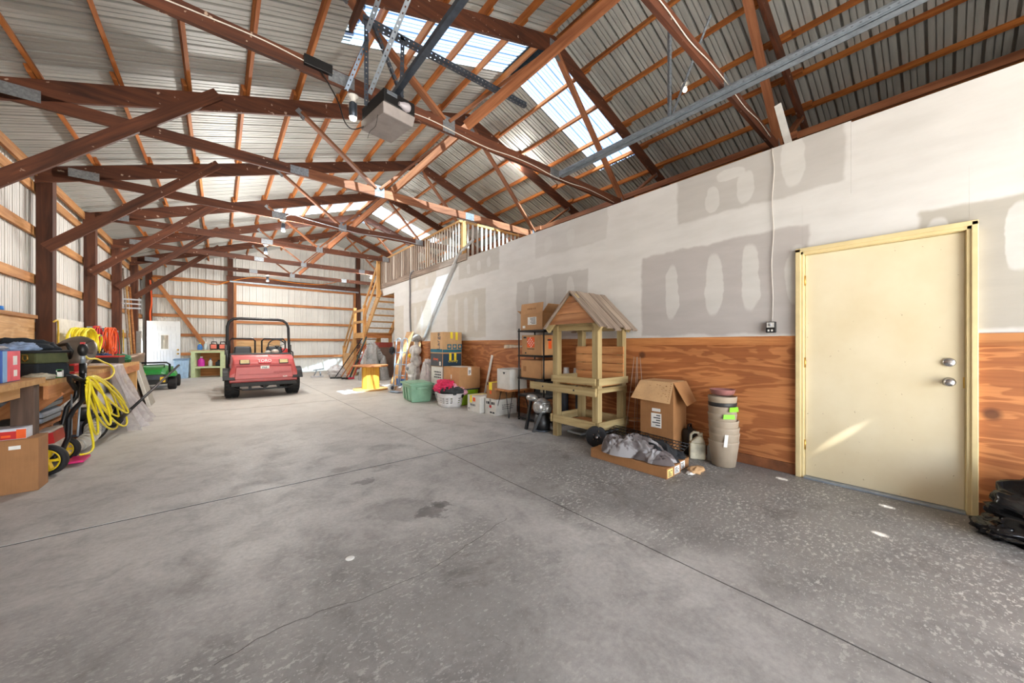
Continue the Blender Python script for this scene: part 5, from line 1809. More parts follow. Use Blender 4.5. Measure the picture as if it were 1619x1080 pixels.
# poles, clubs and brooms leaning by the stairs
leaners = [('black shafted hockey stick leaning farthest out from the stairs', (3.06, 13.4, .02), (3.9, 13.1, 1.42), BLACKM, .016, BLACK),
           ('wooden broom with black head among the leaning sticks', (3.2, 13.2, .03), (3.95, 13.02, 1.30), W_CEDAR, .016, BLACK),
           ('orange red hockey stick leaning in the stick bunch', (3.32, 13.0, .02), (3.96, 12.96, 1.2), plain('orange_red_paint', (206, 88, 52), .4), .022, BLACK),
           ('red snow shovel handle leaning nearest the shrouded pile', (3.5, 12.85, .02), (3.98, 12.86, 1.15), plain('crimson_paint', (176, 30, 44), .4), .02, plain('crimson_blade', (190, 40, 66), .45)),
           ('dark green hockey stick with thick black blade up', (3.42, 12.92, .02), (3.99, 12.92, 1.48), plain('dark_green_paint', (44, 66, 60), .4), .028, BLACK)]
for lab, p0, p1, mt, r, hm in leaners:
    q = thing('leaning_stick', lab, 'stick', (p0[0], p0[1], 0), 0, None)
    b = MB(); b.tube([p0, p1], r, 8); b.build('shaft', mt, q, world=True)
    d = (Vector(p1) - Vector(p0)); d.z = 0; d.normalize()
    b = MB(); b.bar(Vector(p0) + Vector((0, 0, .03)) - d * .14 + Vector((0, -.03, 0)), Vector(p0) + Vector((0, 0, .03)) + d * .06, .05, .06); b.build('blade', hm, q, world=True, bevel=.01)
q = lump('plastic_sack', 'small clear plastic sack at the foot of the lower stairs', 'bag', (3.35, 14.3, .18), (.3, .35, .25), FILM, 97, .4, 2.6, floor_z=.003)
q = thing('metal_oddment', 'small grey metal clamp stand on the floor left of the sticks', 'clamp', (2.75, 14.6, 0))
b = MB(); b.box(-.2, .2, -.08, .08, 0, .05); b.build('base', WIRE_G, q, bevel=.01)
b = MB(); b.cyl((-.1, 0, .05), (.0, 0, .28), .02); b.cyl((-.12, 0, .26), (.22, .02, .30), .02); b.cyl((.12, 0, .05), (.1, 0, .2), .03); b.build('arm', W_STEEL, q)

q = thing('board_scrap', 'white painted board scrap poking up above the drywall top', 'board', (4.5, 1.0, 2.7))
b = MB(); b.bar((4.5, 1.090, 3.720), (4.5, 0.920, 2.890), .02, .06); b.build('white_board', WHITE, q, world=True)
q = thing('cardboard_scrap', 'tan cardboard corner standing behind the white board scrap', 'cardboard', (4.6, .95, 2.7))
b = MB(); b.prism([(0, 0), (.30, -.02), (.30, .32), (.24, .55)], .012, Matrix.Translation((4.6, 1.18, 2.70)) @ Matrix.Rotation(-PI / 2, 4, 'Z') @ Matrix.Rotation(PI / 2, 4, 'X')); b.build('sheet', CARDI, q, world=True)

# ------------------------------------------------------------------ red utility cart
CART = thing('utility_cart', 'red utility cart with black roll bar parked facing the camera', 'vehicle', (.80, 10.3, 0))
CRED = plain('faded_red_paint', (186, 76, 74), .38, var=.08, scale=4)
CRED2 = plain('dark_red_paint', (140, 44, 46), .45, var=.08)
# nose: wedge shaped fibreglass hood, built from cross sections along y (front to back)
b = MB()
secs = [(-.36, .70, .36, .60, .56), (-.33, .69, .34, .78, .60), (-.26, .67, .34, .86, .62), (-.10, .66, .34, .925, .64), (.38, .67, .36, .96, .66)]
ring = []
for y, wb, zb, zt, wt in secs:
    ring.append([(-wb, y, zb), (wb, y, zb), (wb + .005, y, zb + (zt - zb) * .6), (wt, y, zt), (-wt, y, zt), (-wb - .005, y, zb + (zt - zb) * .6)])
vs = [p for r_ in ring for p in r_]
fs = [tuple(range(6))[::-1], tuple(24 + i for i in range(6))]
for i in range(4):
    for j in range(6):
        j2 = (j + 1) % 6
        fs.append((i * 6 + j, i * 6 + j2, i * 6 + 6 + j2, i * 6 + 6 + j))
b.add([(x, y, z) for x, y, z in vs], fs)
hood = b.build('hood', CRED, CART, bevel=.02)
b = MB(); b.hexa([(-.60, -.385, .43), (.60, -.385, .43), (.60, -.30, .43), (-.60, -.30, .43)], [(-.57, -.37, .70), (.57, -.37, .70), (.57, -.28, .70), (-.57, -.28, .70)]); b.build('lower_panel', CRED, CART, bevel=.012)
b = MB(); b.bar((-.52, -.392, .535), (.30, -.392, .525), .004, .008); b.build('scratch_line', CRED2, CART)
b = MB(); b.hexa([(-.57, -.36, .70), (.57, -.36, .70), (.57, -.30, .72), (-.57, -.30, .72)], [(-.56, -.345, .735), (.56, -.345, .735), (.56, -.29, .735), (-.56, -.29, .735)]); b.build('recess_strip', CRED2, CART)
LENSH = plain('headlight_lens', (206, 190, 140), .15)
for s in (-1, 1):
    M = Matrix.Translation((s * .40, -.322, .815)) @ Matrix.Rotation(math.radians(-28), 4, 'X')
    b = MB(); b.add([M @ Vector(p) for p in [(-.10, -.012, -.055), (.10, -.012, -.055), (.10, .02, -.055), (-.10, .02, -.055), (-.10, -.012, .055), (.10, -.012, .055), (.10, .02, .055), (-.10, .02, .055)]], MB.BF)
    hl = b.build('headlight', BLACK, CART, bevel=.008)
    b = MB(); b.add([M @ Vector(p) for p in [(-.088, -.020, -.044), (.088, -.020, -.044), (.088, -.01, -.044), (-.088, -.01, -.044), (-.088, -.020, .044), (.088, -.020, .044), (.088, -.01, .044), (-.088, -.01, .044)]], MB.BF)
    b.build('lens', LENSH, hl, bevel=.006)
M = Matrix.Translation((0, -.322, .83)) @ Matrix.Rotation(math.radians(-28), 4, 'X')
b = MB(); b.add([M @ Vector(p) for p in [(-.12, -.008, -.05), (.12, -.008, -.05), (.12, .0, -.05), (-.12, .0, -.05), (-.12, -.008, .05), (.12, -.008, .05), (.12, .0, .05), (-.12, .0, .05)]], MB.BF)
bd = b.build('badge', plain('badge_red', (226, 70, 84), .4), CART)
nrm = M.to_3x3() @ Vector((0, -1, 0))
lettering('TORO', .1, PRINT_WH, bd, M @ Vector((0, -.009, 0)), nrm)
b = MB(); b.box(-.09, .09, -.376, -.36, .655, .72); lp = b.build('sticker', WLAB, CART)
print_lines(lp, 'y', -.06, .06, .665, .71, 2, PRINT_DK, -.3765)
lettering('WORKMAN', .07, CRED2, CART, (.36, -.396, .56), (0, -1, .05))
lettering('3200', .05, PRINT_WH, CART, (.42, -.3985, .46), (0, -1, .05))
b = MB(); b.hexa([(-.68, -.46, .27), (.68, -.46, .27), (.70, -.2, .29), (-.70, -.2, .29)], [(-.66, -.47, .36), (.66, -.47, .36), (.70, -.2, .37), (-.70, -.2, .37)]); b.build('bumper', BLACK, CART, bevel=.015)
b = MB(); b.tube([(-.62, -.40, .27), (-.45, -.42, .20), (.45, -.42, .20), (.62, -.40, .27)], .02, 8); b.build('bumper_bar', BLACKM, CART)
b = MB()
for x in (-.3, .0, .28):
    b.bar((x, -.36, .24), (x + .05, .5, .28), .06, .05)
b.cyl((-.5, 0, .30), (.5, 0, .30), .03); b.ball((.02, -.02, .27), .12, .1, .08); b.build('front_axle', BLACKM, CART)


def wheel(parent, x, y, r, w, hubmat, name='wheel', tread=True, mat=RUBBER):
    M = Matrix.Translation((x, y, r)) @ Matrix.Rotation(PI / 2, 4, 'Y')
    h = w / 2
    b = MB(); b.lathe([(r * .55, -h * .9), (r * .86, -h), (r * .97, -h * .8), (r, -h * .4), (r, h * .4), (r * .97, h * .8), (r * .86, h), (r * .55, h * .9)], 32, M)
    if tread:
        n = 26
        for k in range(n):
            a0 = 2 * PI * k / n
            for s in (-1, 1):
                p = [M @ Vector((rr * math.cos(a0 + da), rr * math.sin(a0 + da), zz)) for rr in (r * .985, r * 1.02) for da, zz in ((0, s * h * .1), (.08, s * h * .1), (.14, s * h * .85), (.06, s * h * .85))]
                b.add(p, MB.BF)
    o = b.build(name, mat, parent)
    b = MB(); b.lathe([(.0001, -h * .5), (r * .5, -h * .6), (r * .57, -h * .88), (r * .57, h * .88), (r * .5, h * .6), (r * .2, h * .65), (.0001, h * .7)], 20, M)
    b.build('rim', hubmat, o)
    return o


RIM = plain('cream_rim', (196, 190, 176), .5)
for x, y in ((-.64, 0.0), (.64, .06), (-.62, 1.75), (.62, 1.75)):
    wheel(CART, x, y, .30, .29, RIM)
for s in (-1, 1):
    b = MB()
    pts = [(s * (.70), .40 * math.cos(a) + .0, .30 + .36 * math.sin(a)) for a in [math.radians(20 + 14 * k) for k in range(11)]]
    for p, q_ in zip(pts, pts[1:]):
        b.bar(p, q_, .03, .24, up=(s, 0, 0))
    b.build('fender', BLACK, CART)
b = MB(); b.box(-.66, .66, .35, 1.0, .40, .46); b.build('floor_pan', BLACK, CART)
b = MB(); b.box(-.66, .66, .95, 1.35, .42, .66); b.build('seat_base', BLACK, CART, bevel=.02)
VIN = plain('black_vinyl', (40, 44, 50), .4)
for x in (-.37, .37):
    b = MB(); b.box(x - .24, x + .24, .82, 1.28, .66, .78); st = b.build('seat', VIN, CART, bevel=.03)
    b = MB(); b.hexa([(x - .22, 1.24, .76), (x + .22, 1.24, .76), (x + .22, 1.34, .76), (x - .22, 1.34, .76)], [(x - .19, 1.30, 1.16), (x + .19, 1.30, 1.16), (x + .19, 1.38, 1.16), (x - .19, 1.38, 1.16)]); b.build('backrest', VIN, st, bevel=.05)
    b = MB(); b.tube([(x - .29, 1.42, .7), (x - .29, 1.42, 1.30), (x - .24, 1.42, 1.36), (x + .24, 1.42, 1.36), (x + .29, 1.42, 1.30), (x + .29, 1.42, .7)], .022, 8); b.build('seat_hoop', BLACKM, CART)
b = MB(); b.box(-.68, .68, .36, .50, .88, 1.0); b.build('dash', BLACK, CART, bevel=.02)
M = Matrix.Translation((.36, .62, 1.17)) @ Matrix.Rotation(math.radians(58), 4, 'X')
b = MB(); b.tube([M @ Vector((.20 * math.cos(2 * PI * k / 28), .20 * math.sin(2 * PI * k / 28), 0)) for k in range(28)], .016, 8, closed=True); sw = b.build('steering_wheel', BLACK, CART)
b = MB()
for a in (.3, 2.84, 4.71):
    b.bar(M @ Vector((0, 0, -.02)), M @ Vector((.2 * math.cos(a), .2 * math.sin(a), 0)), .03, .012)
b.ball(M @ Vector((0, 0, -.02)), .05, .05, .03); b.build('spokes', BLACK, sw)
b = MB(); b.cyl(M @ Vector((0, 0, -.02)), (.36, .42, .86), .02); b.build('column', BLACKM, sw)
b = MB(); b.ball((.30, .45, 1.03), .09, .07, .06); b.ball((.14, .47, 1.02), .07, .05, .04); b.build('gauges', plain('pale_gauge', (190, 186, 176), .4), CART)
# roll bar
RB = [(-.72, .95, .45), (-.72, 1.1, 1.0), (-.71, 1.2, 1.66), (-.68, 1.22, 1.78), (-.58, 1.23, 1.86), (-.45, 1.23, 1.88), (.45, 1.23, 1.88), (.58, 1.23, 1.86), (.68, 1.22, 1.78), (.71, 1.2, 1.66), (.72, 1.1, 1.0), (.72, .95, .45)]
b = MB(); b.tube(RB, .035, 10); b.build('roll_bar', BLACKM, CART)
for s in (-1, 1):
    b = MB(); b.box(s * .74 - .03, s * .74 + .03, 1.05, 1.16, .95, 1.2); b.build('roll_bar_latch', BLACKM, CART, bevel=.01)
    b = MB(); b.tube([(s * .72, .35, .45), (s * .73, .55, 1.0), (s * .73, 1.05, 1.06)], .018, 8); b.build('grab_rail', BLACKM, CART)
b = MB(); b.box(-.72, .72, 1.42, 2.5, .64, .92); b.build('cargo_bed', CRED2, CART, bevel=.01)
b = MB(); b.box(.56, .72, 1.36, 1.46, .92, 1.10); b.build('red_bracket', RED, CART, bevel=.02)

# ------------------------------------------------------------------ green utility vehicle
G = thing('green_utility_vehicle', 'small green and black utility vehicle with yellow hubs by the left wall', 'vehicle', (-1.50, 13.45, 0))
GRN = plain('tractor_green', (40, 138, 58), .35)
YHUB = plain('hub_yellow', (238, 196, 48), .4)
b = MB()
secs = [(-.42, .38, .34, .47), (-.34, .40, .33, .55), (-.1, .42, .32, .60), (.3, .43, .30, .64)]
ring = [[(-w, y, z0), (w, y, z0), (w, y, z1 - .05), (w * .8, y, z1), (-w * .8, y, z1), (-w, y, z1 - .05)] for y, w, z0, z1 in secs]
vs = [p for r_ in ring for p in r_]
fs = [tuple(range(6))[::-1], tuple(18 + i for i in range(6))] + [(i * 6 + j, i * 6 + (j + 1) % 6, i * 6 + 6 + (j + 1) % 6, i * 6 + 6 + j) for i in range(3) for j in range(6)]
b.add(vs, fs); b.build('hood', GRN, G, bevel=.02)
b = MB(); b.box(-.40, .40, -.46, -.36, .28, .42); b.build('grille', BLACK, G, bevel=.01)
b = MB()
for k in range(4):
    b.box(-.34, .34, -.468, -.458, .295 + .03 * k, .308 + .03 * k)
b.build('grille_bars', W_DARKSTEEL, G)
b = MB(); b.lathe([(.03, 0), (.03, .01), (.0001, .012)], 12, Matrix.Translation((0, -.455, .44)) @ Matrix.Rotation(PI / 2, 4, 'X')); b.build('emblem', YHUB, G)
b = MB(); b.box(-.42, .42, -.42, 1.2, .16, .30); b.build('chassis', BLACK, G, bevel=.02)
for s in (-1, 1):
    b = MB(); b.box(s * .34 - .05, s * .34 + .05, -.49, -.44, .22, .36); b.build('lamp', YHUB, G, bevel=.01)
    wheel(G, s * .50, -.15, .165, .17, YHUB)
    wheel(G, s * .50, .80, .17, .2, YHUB)
    b = MB(); b.hexa([(s * .50 - .1, -.36, .36), (s * .50 + .1, -.36, .36), (s * .50 + .1, .1, .38), (s * .50 - .1, .1, .38)], [(s * .48 - .08, -.28, .44), (s * .48 + .08, -.28, .44), (s * .48 + .08, .08, .50), (s * .48 - .08, .08, .50)]); b.build('fender', GRN, G, bevel=.02)
b = MB(); b.tube([(-.46, -.25, .4), (-.46, -.32, .68), (-.40, -.34, .73), (.40, -.34, .73), (.46, -.32, .68), (.46, -.25, .4)], .024, 8); b.build('brush_guard', BLACKM, G)
b = MB(); b.tube([(-.34, -.12, .6), (-.34, .02, .66), (.34, .02, .66), (.34, -.12, .6)], .014, 8); b.build('guard_rail', BLACKM, G)
b = MB(); b.box(-.3, .3, .35, .62, .5, .62); b.build('seat', YHUB, G, bevel=.03)
b = MB(); b.box(-.42, .42, .62, 1.25, .34, .56); b.build('cargo_bed', GRN, G, bevel=.02)

# ------------------------------------------------------------------ far left: open door, bin, cabinet
D2 = setting('door_2', (-1.96, 17.55, 0))
D2.rotation_euler = (0, 0, math.radians(-4))
b = MB(); b.box(0, .86, -.022, .022, .02, 2.03); b.build('door_leaf', plain('white_door_paint', (214, 218, 222), .4, var=.03), D2)
for x0, x1, z0, z1 in ((.13, .27, 1.70, 1.86), (.36, .50, 1.70, 1.86), (.59, .73, 1.70, 1.86), (.13, .30, 1.05, 1.6), (.60, .75, 1.05, 1.6)):
    b = MB()
    for q_ in ((x0, x1, z0, z0 + .015), (x0, x1, z1 - .015, z1), (x0, x0 + .015, z0, z1), (x1 - .015, x1, z0, z1)):
        b.box(q_[0], q_[1], -.028, -.02, q_[2], q_[3])
    b.build('door_moulding', MATS['white_door_paint'], D2)
for k in range(4):
    x = .16 + .16 * k
    b = MB(); b.box(x, x + .02, -.03, -.02, .5, .98); b.build('door_moulding', MATS['white_door_paint'], D2)
    b = MB(); b.box(x + .08, x + .1, -.03, -.02, .5, .98); b.build('door_moulding', MATS['white_door_paint'], D2)
b = MB(); b.box(.34, .56, -.026, -.02, 1.02, 1.56); wf = b.build('window_frame', WHITE, D2)


def pane_mat():
    m, nt, b = base_mat('door_window_glass')
    b.inputs['Base Color'].default_value = lin((200, 196, 184))
    b.inputs['Roughness'].default_value = .06
    b.inputs['Metallic'].default_value = .6
    return m


b = MB(); b.box(.36, .54, -.03, -.025, 1.05, 1.53); b.build('pane', pane_mat(), wf)
for z in (.92, 1.06):
    b = MB(); b.ball((.80, -.06, z - .05), .032, .03, .032); b.cyl((.80, -.02, z - .05), (.80, -.06, z - .05), .012); b.build('door_knob', BRASS, D2)

q = thing('blue_bin', 'pale blue plastic bin with lid beyond the green vehicle', 'bin', (-1.05, 17.3, 0))
PB = plain('pale_blue_plastic', (172, 204, 232), .45)
b = MB(); b.hexa([(-.17, -.2, 0), (.17, -.2, 0), (.17, .2, 0), (-.17, .2, 0)], [(-.2, -.25, .66), (.2, -.25, .66), (.2, .25, .66), (-.2, .25, .66)]); b.build('body', PB, q, bevel=.02)
b = MB(); b.box(-.215, .215, -.27, .27, .65, .70); b.build('lid', plain('slate_lid', (120, 150, 180), .45), q, bevel=.015)
for x in (-.11, .0, .11):
    b = MB(); b.hexa([(x - .03, -.225, .08), (x + .03, -.225, .08), (x + .03, -.19, .08), (x - .03, -.19, .08)], [(x - .03, -.262, .58), (x + .03, -.262, .58), (x + .03, -.23, .58), (x - .03, -.23, .58)]); b.build('rib', PB, q)
q = thing('work_cabinet', 'pale green painted open cabinet with plywood inside at the back wall', 'cabinet', (-.28, 17.35, 0), math.radians(-14))
PG = plain('pale_green_paint', (206, 220, 172), .55, var=.08)
for x in (-.42, .42):
    b = MB(); b.box(x - .06, x + .06, -.28, .28, 0, .96); b.build('side', PG, q, bevel=.004)
b = MB(); b.box(-.51, .51, -.30, .32, .96, 1.0); b.build('top', plain('worn_pale_top', (206, 190, 150), .6, var=.2), q, bevel=.004)
b = MB(); b.box(-.47, .47, -.29, -.26, .90, .96); b.build('rail', PG, q)
b = MB(); b.box(-.36, .36, -.28, .26, .34, .40); b.build('shelf', PG, q)
b = MB(); b.box(-.36, .36, .27, .29, .02, .95); b.build('back_panel', W_CEDAR, q)
cp = pm(q)
items = [('bottle', 'pink bottle on the pale green cabinet shelf', (-.24, -.08, .401), .10, .36, plain('pink_liquid', (226, 60, 190), .35), (240, 240, 236)),
         ('bottle', 'white bottle with blue cap on the cabinet shelf', (.02, -.06, .401), .06, .28, PRINT_WH, (40, 120, 200)),
         ('can', 'dark can at the right of the cabinet shelf', (.26, -.02, .401), .10, .22, plain('dark_can', (50, 52, 58), .5), (30, 30, 32)),
         ('bottle', 'blue and white spray bottle on top of the green cabinet', (-.30, .0, 1.001), .07, .26, plain('blue_label', (60, 120, 190), .4), (236, 226, 90)),
         ('bottle', 'clear white bottle second along the cabinet top', (-.15, .05, 1.001), .06, .30, plain('pale_aqua', (206, 220, 222), .4), (240, 240, 240))]
for nm, lab, p, r, h, mt, cc in items:
    w = cp @ Vector(p)
    o = thing(nm, lab, nm, w)
    b = MB(); b.lathe([(r * .9, 0), (r, .01), (r, h * .62), (r * .35, h * .82), (r * .35, h * .9), (.0001, h * .901)], 16); b.build('body', mt, o)
    b = MB(); b.lathe([(r * .4, h * .86), (r * .4, h), (.0001, h * 1.001)], 12); b.build('cap', plain('cap_%d_%d' % (cc[0], cc[2]), cc, .5), o)
for lab, x in (('red black oil can pack left on the cabinet top', .12), ('red black oil can pack right on the cabinet top', .38)):
    w = cp @ Vector((x, .0, 1.001))
    o = thing('oil_jug', lab, 'jug', w, math.radians(-14))
    b = MB(); b.box(-.12, .12, -.08, .08, 0, .22); b.build('body', BLACK, o, bevel=.02)
    b = MB(); b.box(-.085, .085, -.083, -.079, .05, .2); b.build('label', plain('salmon_label', (238, 130, 110), .5), o)
    b = MB(); b.tube([(-.08, 0, .2), (-.08, 0, .3), (.06, 0, .3), (.08, 0, .2)], .016, 8); b.build('handle', BLACK, o)

# ------------------------------------------------------------------ left benches
B1 = thing('workbench', 'near workbench of pale lumber with dark wooden leg along the left wall', 'workbench', (-1.6, 4.2, 0))
panel('top', -1.96, -1.20, 2.2, 5.08, .875, .925, W_FRESH, B1, world=True)
beam('apron', (-1.27, 2.2, .83), (-1.27, 4.75, .83), .04, .09, W_FRESH, B1)
beam('leg', (-1.29, 5.0, 0), (-1.29, 5.0, .875), .12, .12, wood('grey_brown_leg', (110, 86, 72), (70, 52, 42), 0, 12, .75), B1, up=(0, 1, 0))
beam('leg', (-1.9, 5.0, 0), (-2.0, 5.0, .875), .1, .1, W_POST, B1, up=(0, 1, 0))
beam('leg', (-1.29, 2.4, 0), (-1.29, 2.4, .875), .1, .1, W_POST, B1, up=(0, 1, 0))
B2 = thing('workbench', 'long farther workbench with braced plywood front loaded with tools', 'workbench', (-1.6, 7.5, 0))
panel('top', -1.96, -1.20, 5.15, 9.85, .84, .885, W_FRESH, B2, world=True)
beam('apron', (-1.215, 5.15, .78), (-1.215, 9.85, .78), .03, .12, W_CEDAR, B2)
beam('leg', (-1.27, 9.7, 0), (-1.27, 9.7, .84), .1, .1, W_FRESH, B2, up=(0, 1, 0))
beam('leg', (-1.9, 7.3, 0), (-2.0, 7.3, .84), .1, .1, W_FRESH, B2, up=(0, 1, 0))
for y in (5.5, 6.3):
    beam('brace', (-1.93, y, .12), (-1.25, y, .80), .02, .2, W_CEDAR, B2, up=(0, 0, 1))
t, a, c, h = carton('big worn brown carton on the floor below the near workbench', -1.95, -1.17, 4.80, 5.02, 0, .44, CARD2)
patch(t, 'paper_label', WLAB, .24, .30, -c - .0015, -c, h - .08, h - .05)
patch(t, 'tape', TAPE, -.12, .02, -c - .0015, -c, h - .1, h)
t, a, c, h = carton('flat red and white box lying on the big worn carton', -1.95, -1.235, 4.81, 5.0, .441, .53, plain('white_red_box', (214, 218, 228), .5))
patch(t, 'printed_front', RED, -a + .002, a - .05, -c - .001, -c, .004, .068)
print_lines(t, 'y', -.05, .28, .02, .05, 1, ORANGE, -c - .0012, 5, .6)
patch(t, 'printed_end', ORANGE, a - .05, a - .001, -c - .001, -c, .004, .08)
# on the benches
t, a, c, h = carton('blue red and pink printed box standing at the bench end', -1.62, -1.25, 4.45, 4.75, .926, 1.17, plain('box_blue', (30, 74, 150), .5))
patch(t, 'printed_side', plain('coral_print', (236, 96, 108), .6), a, a + .0012, -c + .07, c - .002, .005, h - .005)
patch(t, 'printed_strip', plain('sky_print', (130, 180, 226), .6), a, a + .0012, -c, -c + .07, .005, h - .005)
patch(t, 'printed_front', RED, -a, .02, -c - .001, -c, .06, .18)
patch(t, 'white_print', PRINT_WH, a + .0012, a + .002, .02, .09, .13, .2)
patch(t, 'white_print', PRINT_WH, a + .0012, a + .002, .03, .09, .04, .09)
patch(t, 'white_print', PRINT_WH, -.1, .12, -c - .0018, -c, .19, .215)
lump('film_scrap', 'clear plastic wrap lying on the blue red box', 'wrap', (-1.45, 4.62, 1.19), (.15, .12, .025), FILM, 101, .5, 2.6, floor_z=1.172)
TB = thing('tool_bag', 'black and olive canvas tool bag full of gear on the bench', 'bag', (-1.50, 5.72, .886), math.radians(-37))
OLIVE = plain('olive_canvas', (78, 84, 54), .8, scale=14, var=.15)
NAVC = plain('navy_black_canvas', (28, 36, 44), .8, scale=14, var=.2)
b = MB(); b.hexa([(-.31, -.14, 0), (.31, -.14, 0), (.31, .14, 0), (-.31, .14, 0)], [(-.30, -.13, .15), (.30, -.13, .15), (.30, .13, .15), (-.30, .13, .15)]); b.build('lower_bag', NAVC, TB, bevel=.02)
b = MB(); b.hexa([(-.302, -.134, .148), (.302, -.134, .148), (.302, .134, .148), (-.302, .134, .148)], [(-.29, -.125, .25), (.29, -.125, .25), (.29, .125, .25), (-.29, .125, .25)]); b.build('upper_bag', OLIVE, TB, bevel=.015)
b = MB(); b.tube([(-.30, -.13, .255), (.30, -.13, .26), (.30, .13, .26), (-.30, .13, .255)], .014, 6, closed=True); b.build('rim', BLKC, TB)
for x in (-.12, .12):
    b = MB(); b.hexa([(x - .02, -.147, .02), (x + .04, -.147, .02), (x + .04, -.138, .02), (x - .02, -.138, .02)], [(x - .03, -.137, .25), (x + .03, -.137, .25), (x + .03, -.128, .25), (x - .03, -.128, .25)]); b.build('strap', NAVC, TB)
    b = MB(); b.box(x + .045, x + .052, -.15, -.14, .09, .25); b.build('strap_piping', plain('tan_piping', (196, 180, 130), .7), TB)
for x in (-.22, .22):
    b = MB(); b.tube([(x - .02, -.145, .23), (x + .02, -.145, .23), (x + .022, -.145, .19), (x, -.145, .17), (x - .022, -.145, .19)], .005, 6, closed=True); b.build('ring', BRASS, TB)
b = MB(); b.tube([(-.3, -.13, .01), (.3, -.145, .02)], .006, 6); b.build('piping', MATS['tan_piping'], TB)
lump('bag_flap', None, None, (-.05, 0, .30), (.20, .12, .09), NAVC, 104, .3, 2.0, parent=None, floor_z=None) if False else None
q = lump('rag', 'blue grey rag bulging from the tool bag top', 'cloth', (-1.50, 5.66, 1.17), (.12, .10, .06), plain('blue_grey_cloth', (150, 172, 206), .85, var=.3, scale=20), 105, .6, 2.8)
q = lump('garment', 'dark cloth mound over the tool bag', 'clothes', (-1.52, 5.78, 1.17), (.22, .14, .10), NAVC, 106, .4, 2.2)
q = lump('work_glove', 'pale crumpled work gloves on the bench front edge', 'gloves', (-1.31, 5.40, .91), (.09, .07, .03), plain('pale_glove', (190, 184, 166), .85, var=.25, scale=18), 107, .6, 2.8, floor_z=.887)
t, a, c, h = carton('small green and white box on the bench before the tool bag', -1.32, -1.21, 5.55, 5.63, .886, .97, plain('green_box', (60, 140, 80), .5))
patch(t, 'printed_strip', PRINT_WH, a - .03, a + .001, -c - .001, c, .01, h - .01)
patch(t, 'printed_strip', PRINT_WH, -a, a, -c - .001, -c, h - .025, h - .01)
q = thing('surface_disc', 'big grey brown round disc guard standing on the bench behind the wand', 'disc', (-1.45, 6.95, .886))
M = Matrix.Translation((-1.45, 6.95, 1.10)) @ Matrix.Rotation(math.radians(-30), 4, 'Z') @ Matrix.Rotation(math.radians(66), 4, 'X')
GB = plain('grey_brown_metal', (124, 116, 108), .35, .5, .1)
b = MB(); b.lathe([(.235, -.05), (.25, -.04), (.25, -.02), (.23, .0), (.17, .02), (.165, .035), (.0001, .04)], 36, M); b.build('guard', GB, q, world=True)
b = MB(); b.tube([M @ Vector(p) for p in [(-.14, -.02, .04), (-.06, .06, .12), (.05, .07, .13), (.10, -.01, .10), (.05, -.08, .04)]], .022, 8); b.build('handle', BLACK, q, world=True)
b = MB(); b.cyl((-1.45, 6.99, .887), (-1.45, 6.99, .95), .06, n=12); b.build('foot', BLACK, q, world=True)
q = thing('red_clamp', 'small red plastic clamp lying on the bench by the wand', 'clamp', (-1.28, 6.3, .886))
b = MB(); b.box(-.02, .02, -.1, .1, 0, .02); b.box(-.02, .02, .06, .1, .02, .1); b.box(-.02, .02, -.1, .1, .09, .11); b.build('body', RED, q, bevel=.004)
q = thing('hand_tool', 'grey and black bar tool on the bench behind the red clamp', 'tool', (-1.5, 6.4, .886))
b = MB(); b.box(-.05, .05, -.35, .25, 0, .05); b.build('bar', W_STEEL, q, bevel=.01)
b = MB(); b.cyl((0, .25, .03), (0, .45, .04), .025); b.build('grip', BLACK, q)
t, a, c, h = carton('low red topped tool case on the far end of the bench', -1.7, -1.3, 8.7, 9.2, .886, 1.0, BLACK)
patch(t, 'red_lid', RED, -a - .004, a + .004, -c - .004, c + .004, h, h + .02)
q = lump('bench_clutter', 'green and blue cloth bundle at the far bench end', 'clothes', (-1.38, 9.45, .95), (.12, .2, .08), plain('green_cloth', (40, 120, 80), .8, var=.3), 110, .5, 2.4, floor_z=.887)
q = lump('garment', 'dark blue cloth bundle beside the green one on the bench', 'clothes', (-1.6, 9.5, .96), (.12, .18, .09), plain('dark_blue_cloth', (40, 60, 100), .8, var=.3), 111, .5, 2.4, floor_z=.887)
t, a, c, h = carton('small red brown tin on the bench by the white hardboard', -1.94, -1.8, 7.6, 7.85, .886, 1.2, plain('brown_tin', (150, 92, 70), .5))
patch(t, 'white_label', PRINT_WH, a, a + .001, -.06, .06, .08, .24)
q = thing('blue_jar', 'small bright blue jar on the ledge above the tool bag', 'jar', (-2.115, 7.45, 1.646))
b = MB(); b.lathe([(.03, 0), (.035, .01), (.03, .05), (.0001, .051)], 12); b.build('jar', plain('bright_blue', (40, 130, 220), .4), q)


# ------------------------------------------------------------------ hoses and cords on the left wall
def coil(name, label, mat, c, ry, rz, r, n, seed, xj=.03, group=None, droop=0.0):
    """hanging loops in the wall plane"""
    rr = random.Random(seed)
    base = (c[0], c[1], c[2] - rz)
    o = thing(name, label, 'cord' if 'cord' in name else 'hose', base, 0, group)
    pts = []
    for k in range(n * 16):
        a = 2 * PI * k / 16
        loop = k // 16
        if k % 16 == 0:
            ky, kz, oy = .72 + .4 * rr.random(), .8 + .25 * rr.random(), (rr.random() - .5) * ry * .7
        pts.append(Vector((c[0] + xj * (loop / n - .5) * 2 + .012 * math.sin(a * 2.3), c[1] + oy + ry * ky * math.sin(a), c[2] + rz - (rz * kz) * (1 - math.cos(a)) - droop * abs(math.sin(a)))))
    b = MB(); b.tube(pts, r, 6); b.build('loops', mat, o, world=True)
    b = MB(); b.bar((c[0] - .14, c[1], c[2] + rz - .02), (c[0] + .05, c[1], c[2] + rz - .02), .03, .03); b.build('hook', W_STEEL, o, world=True)
    return o


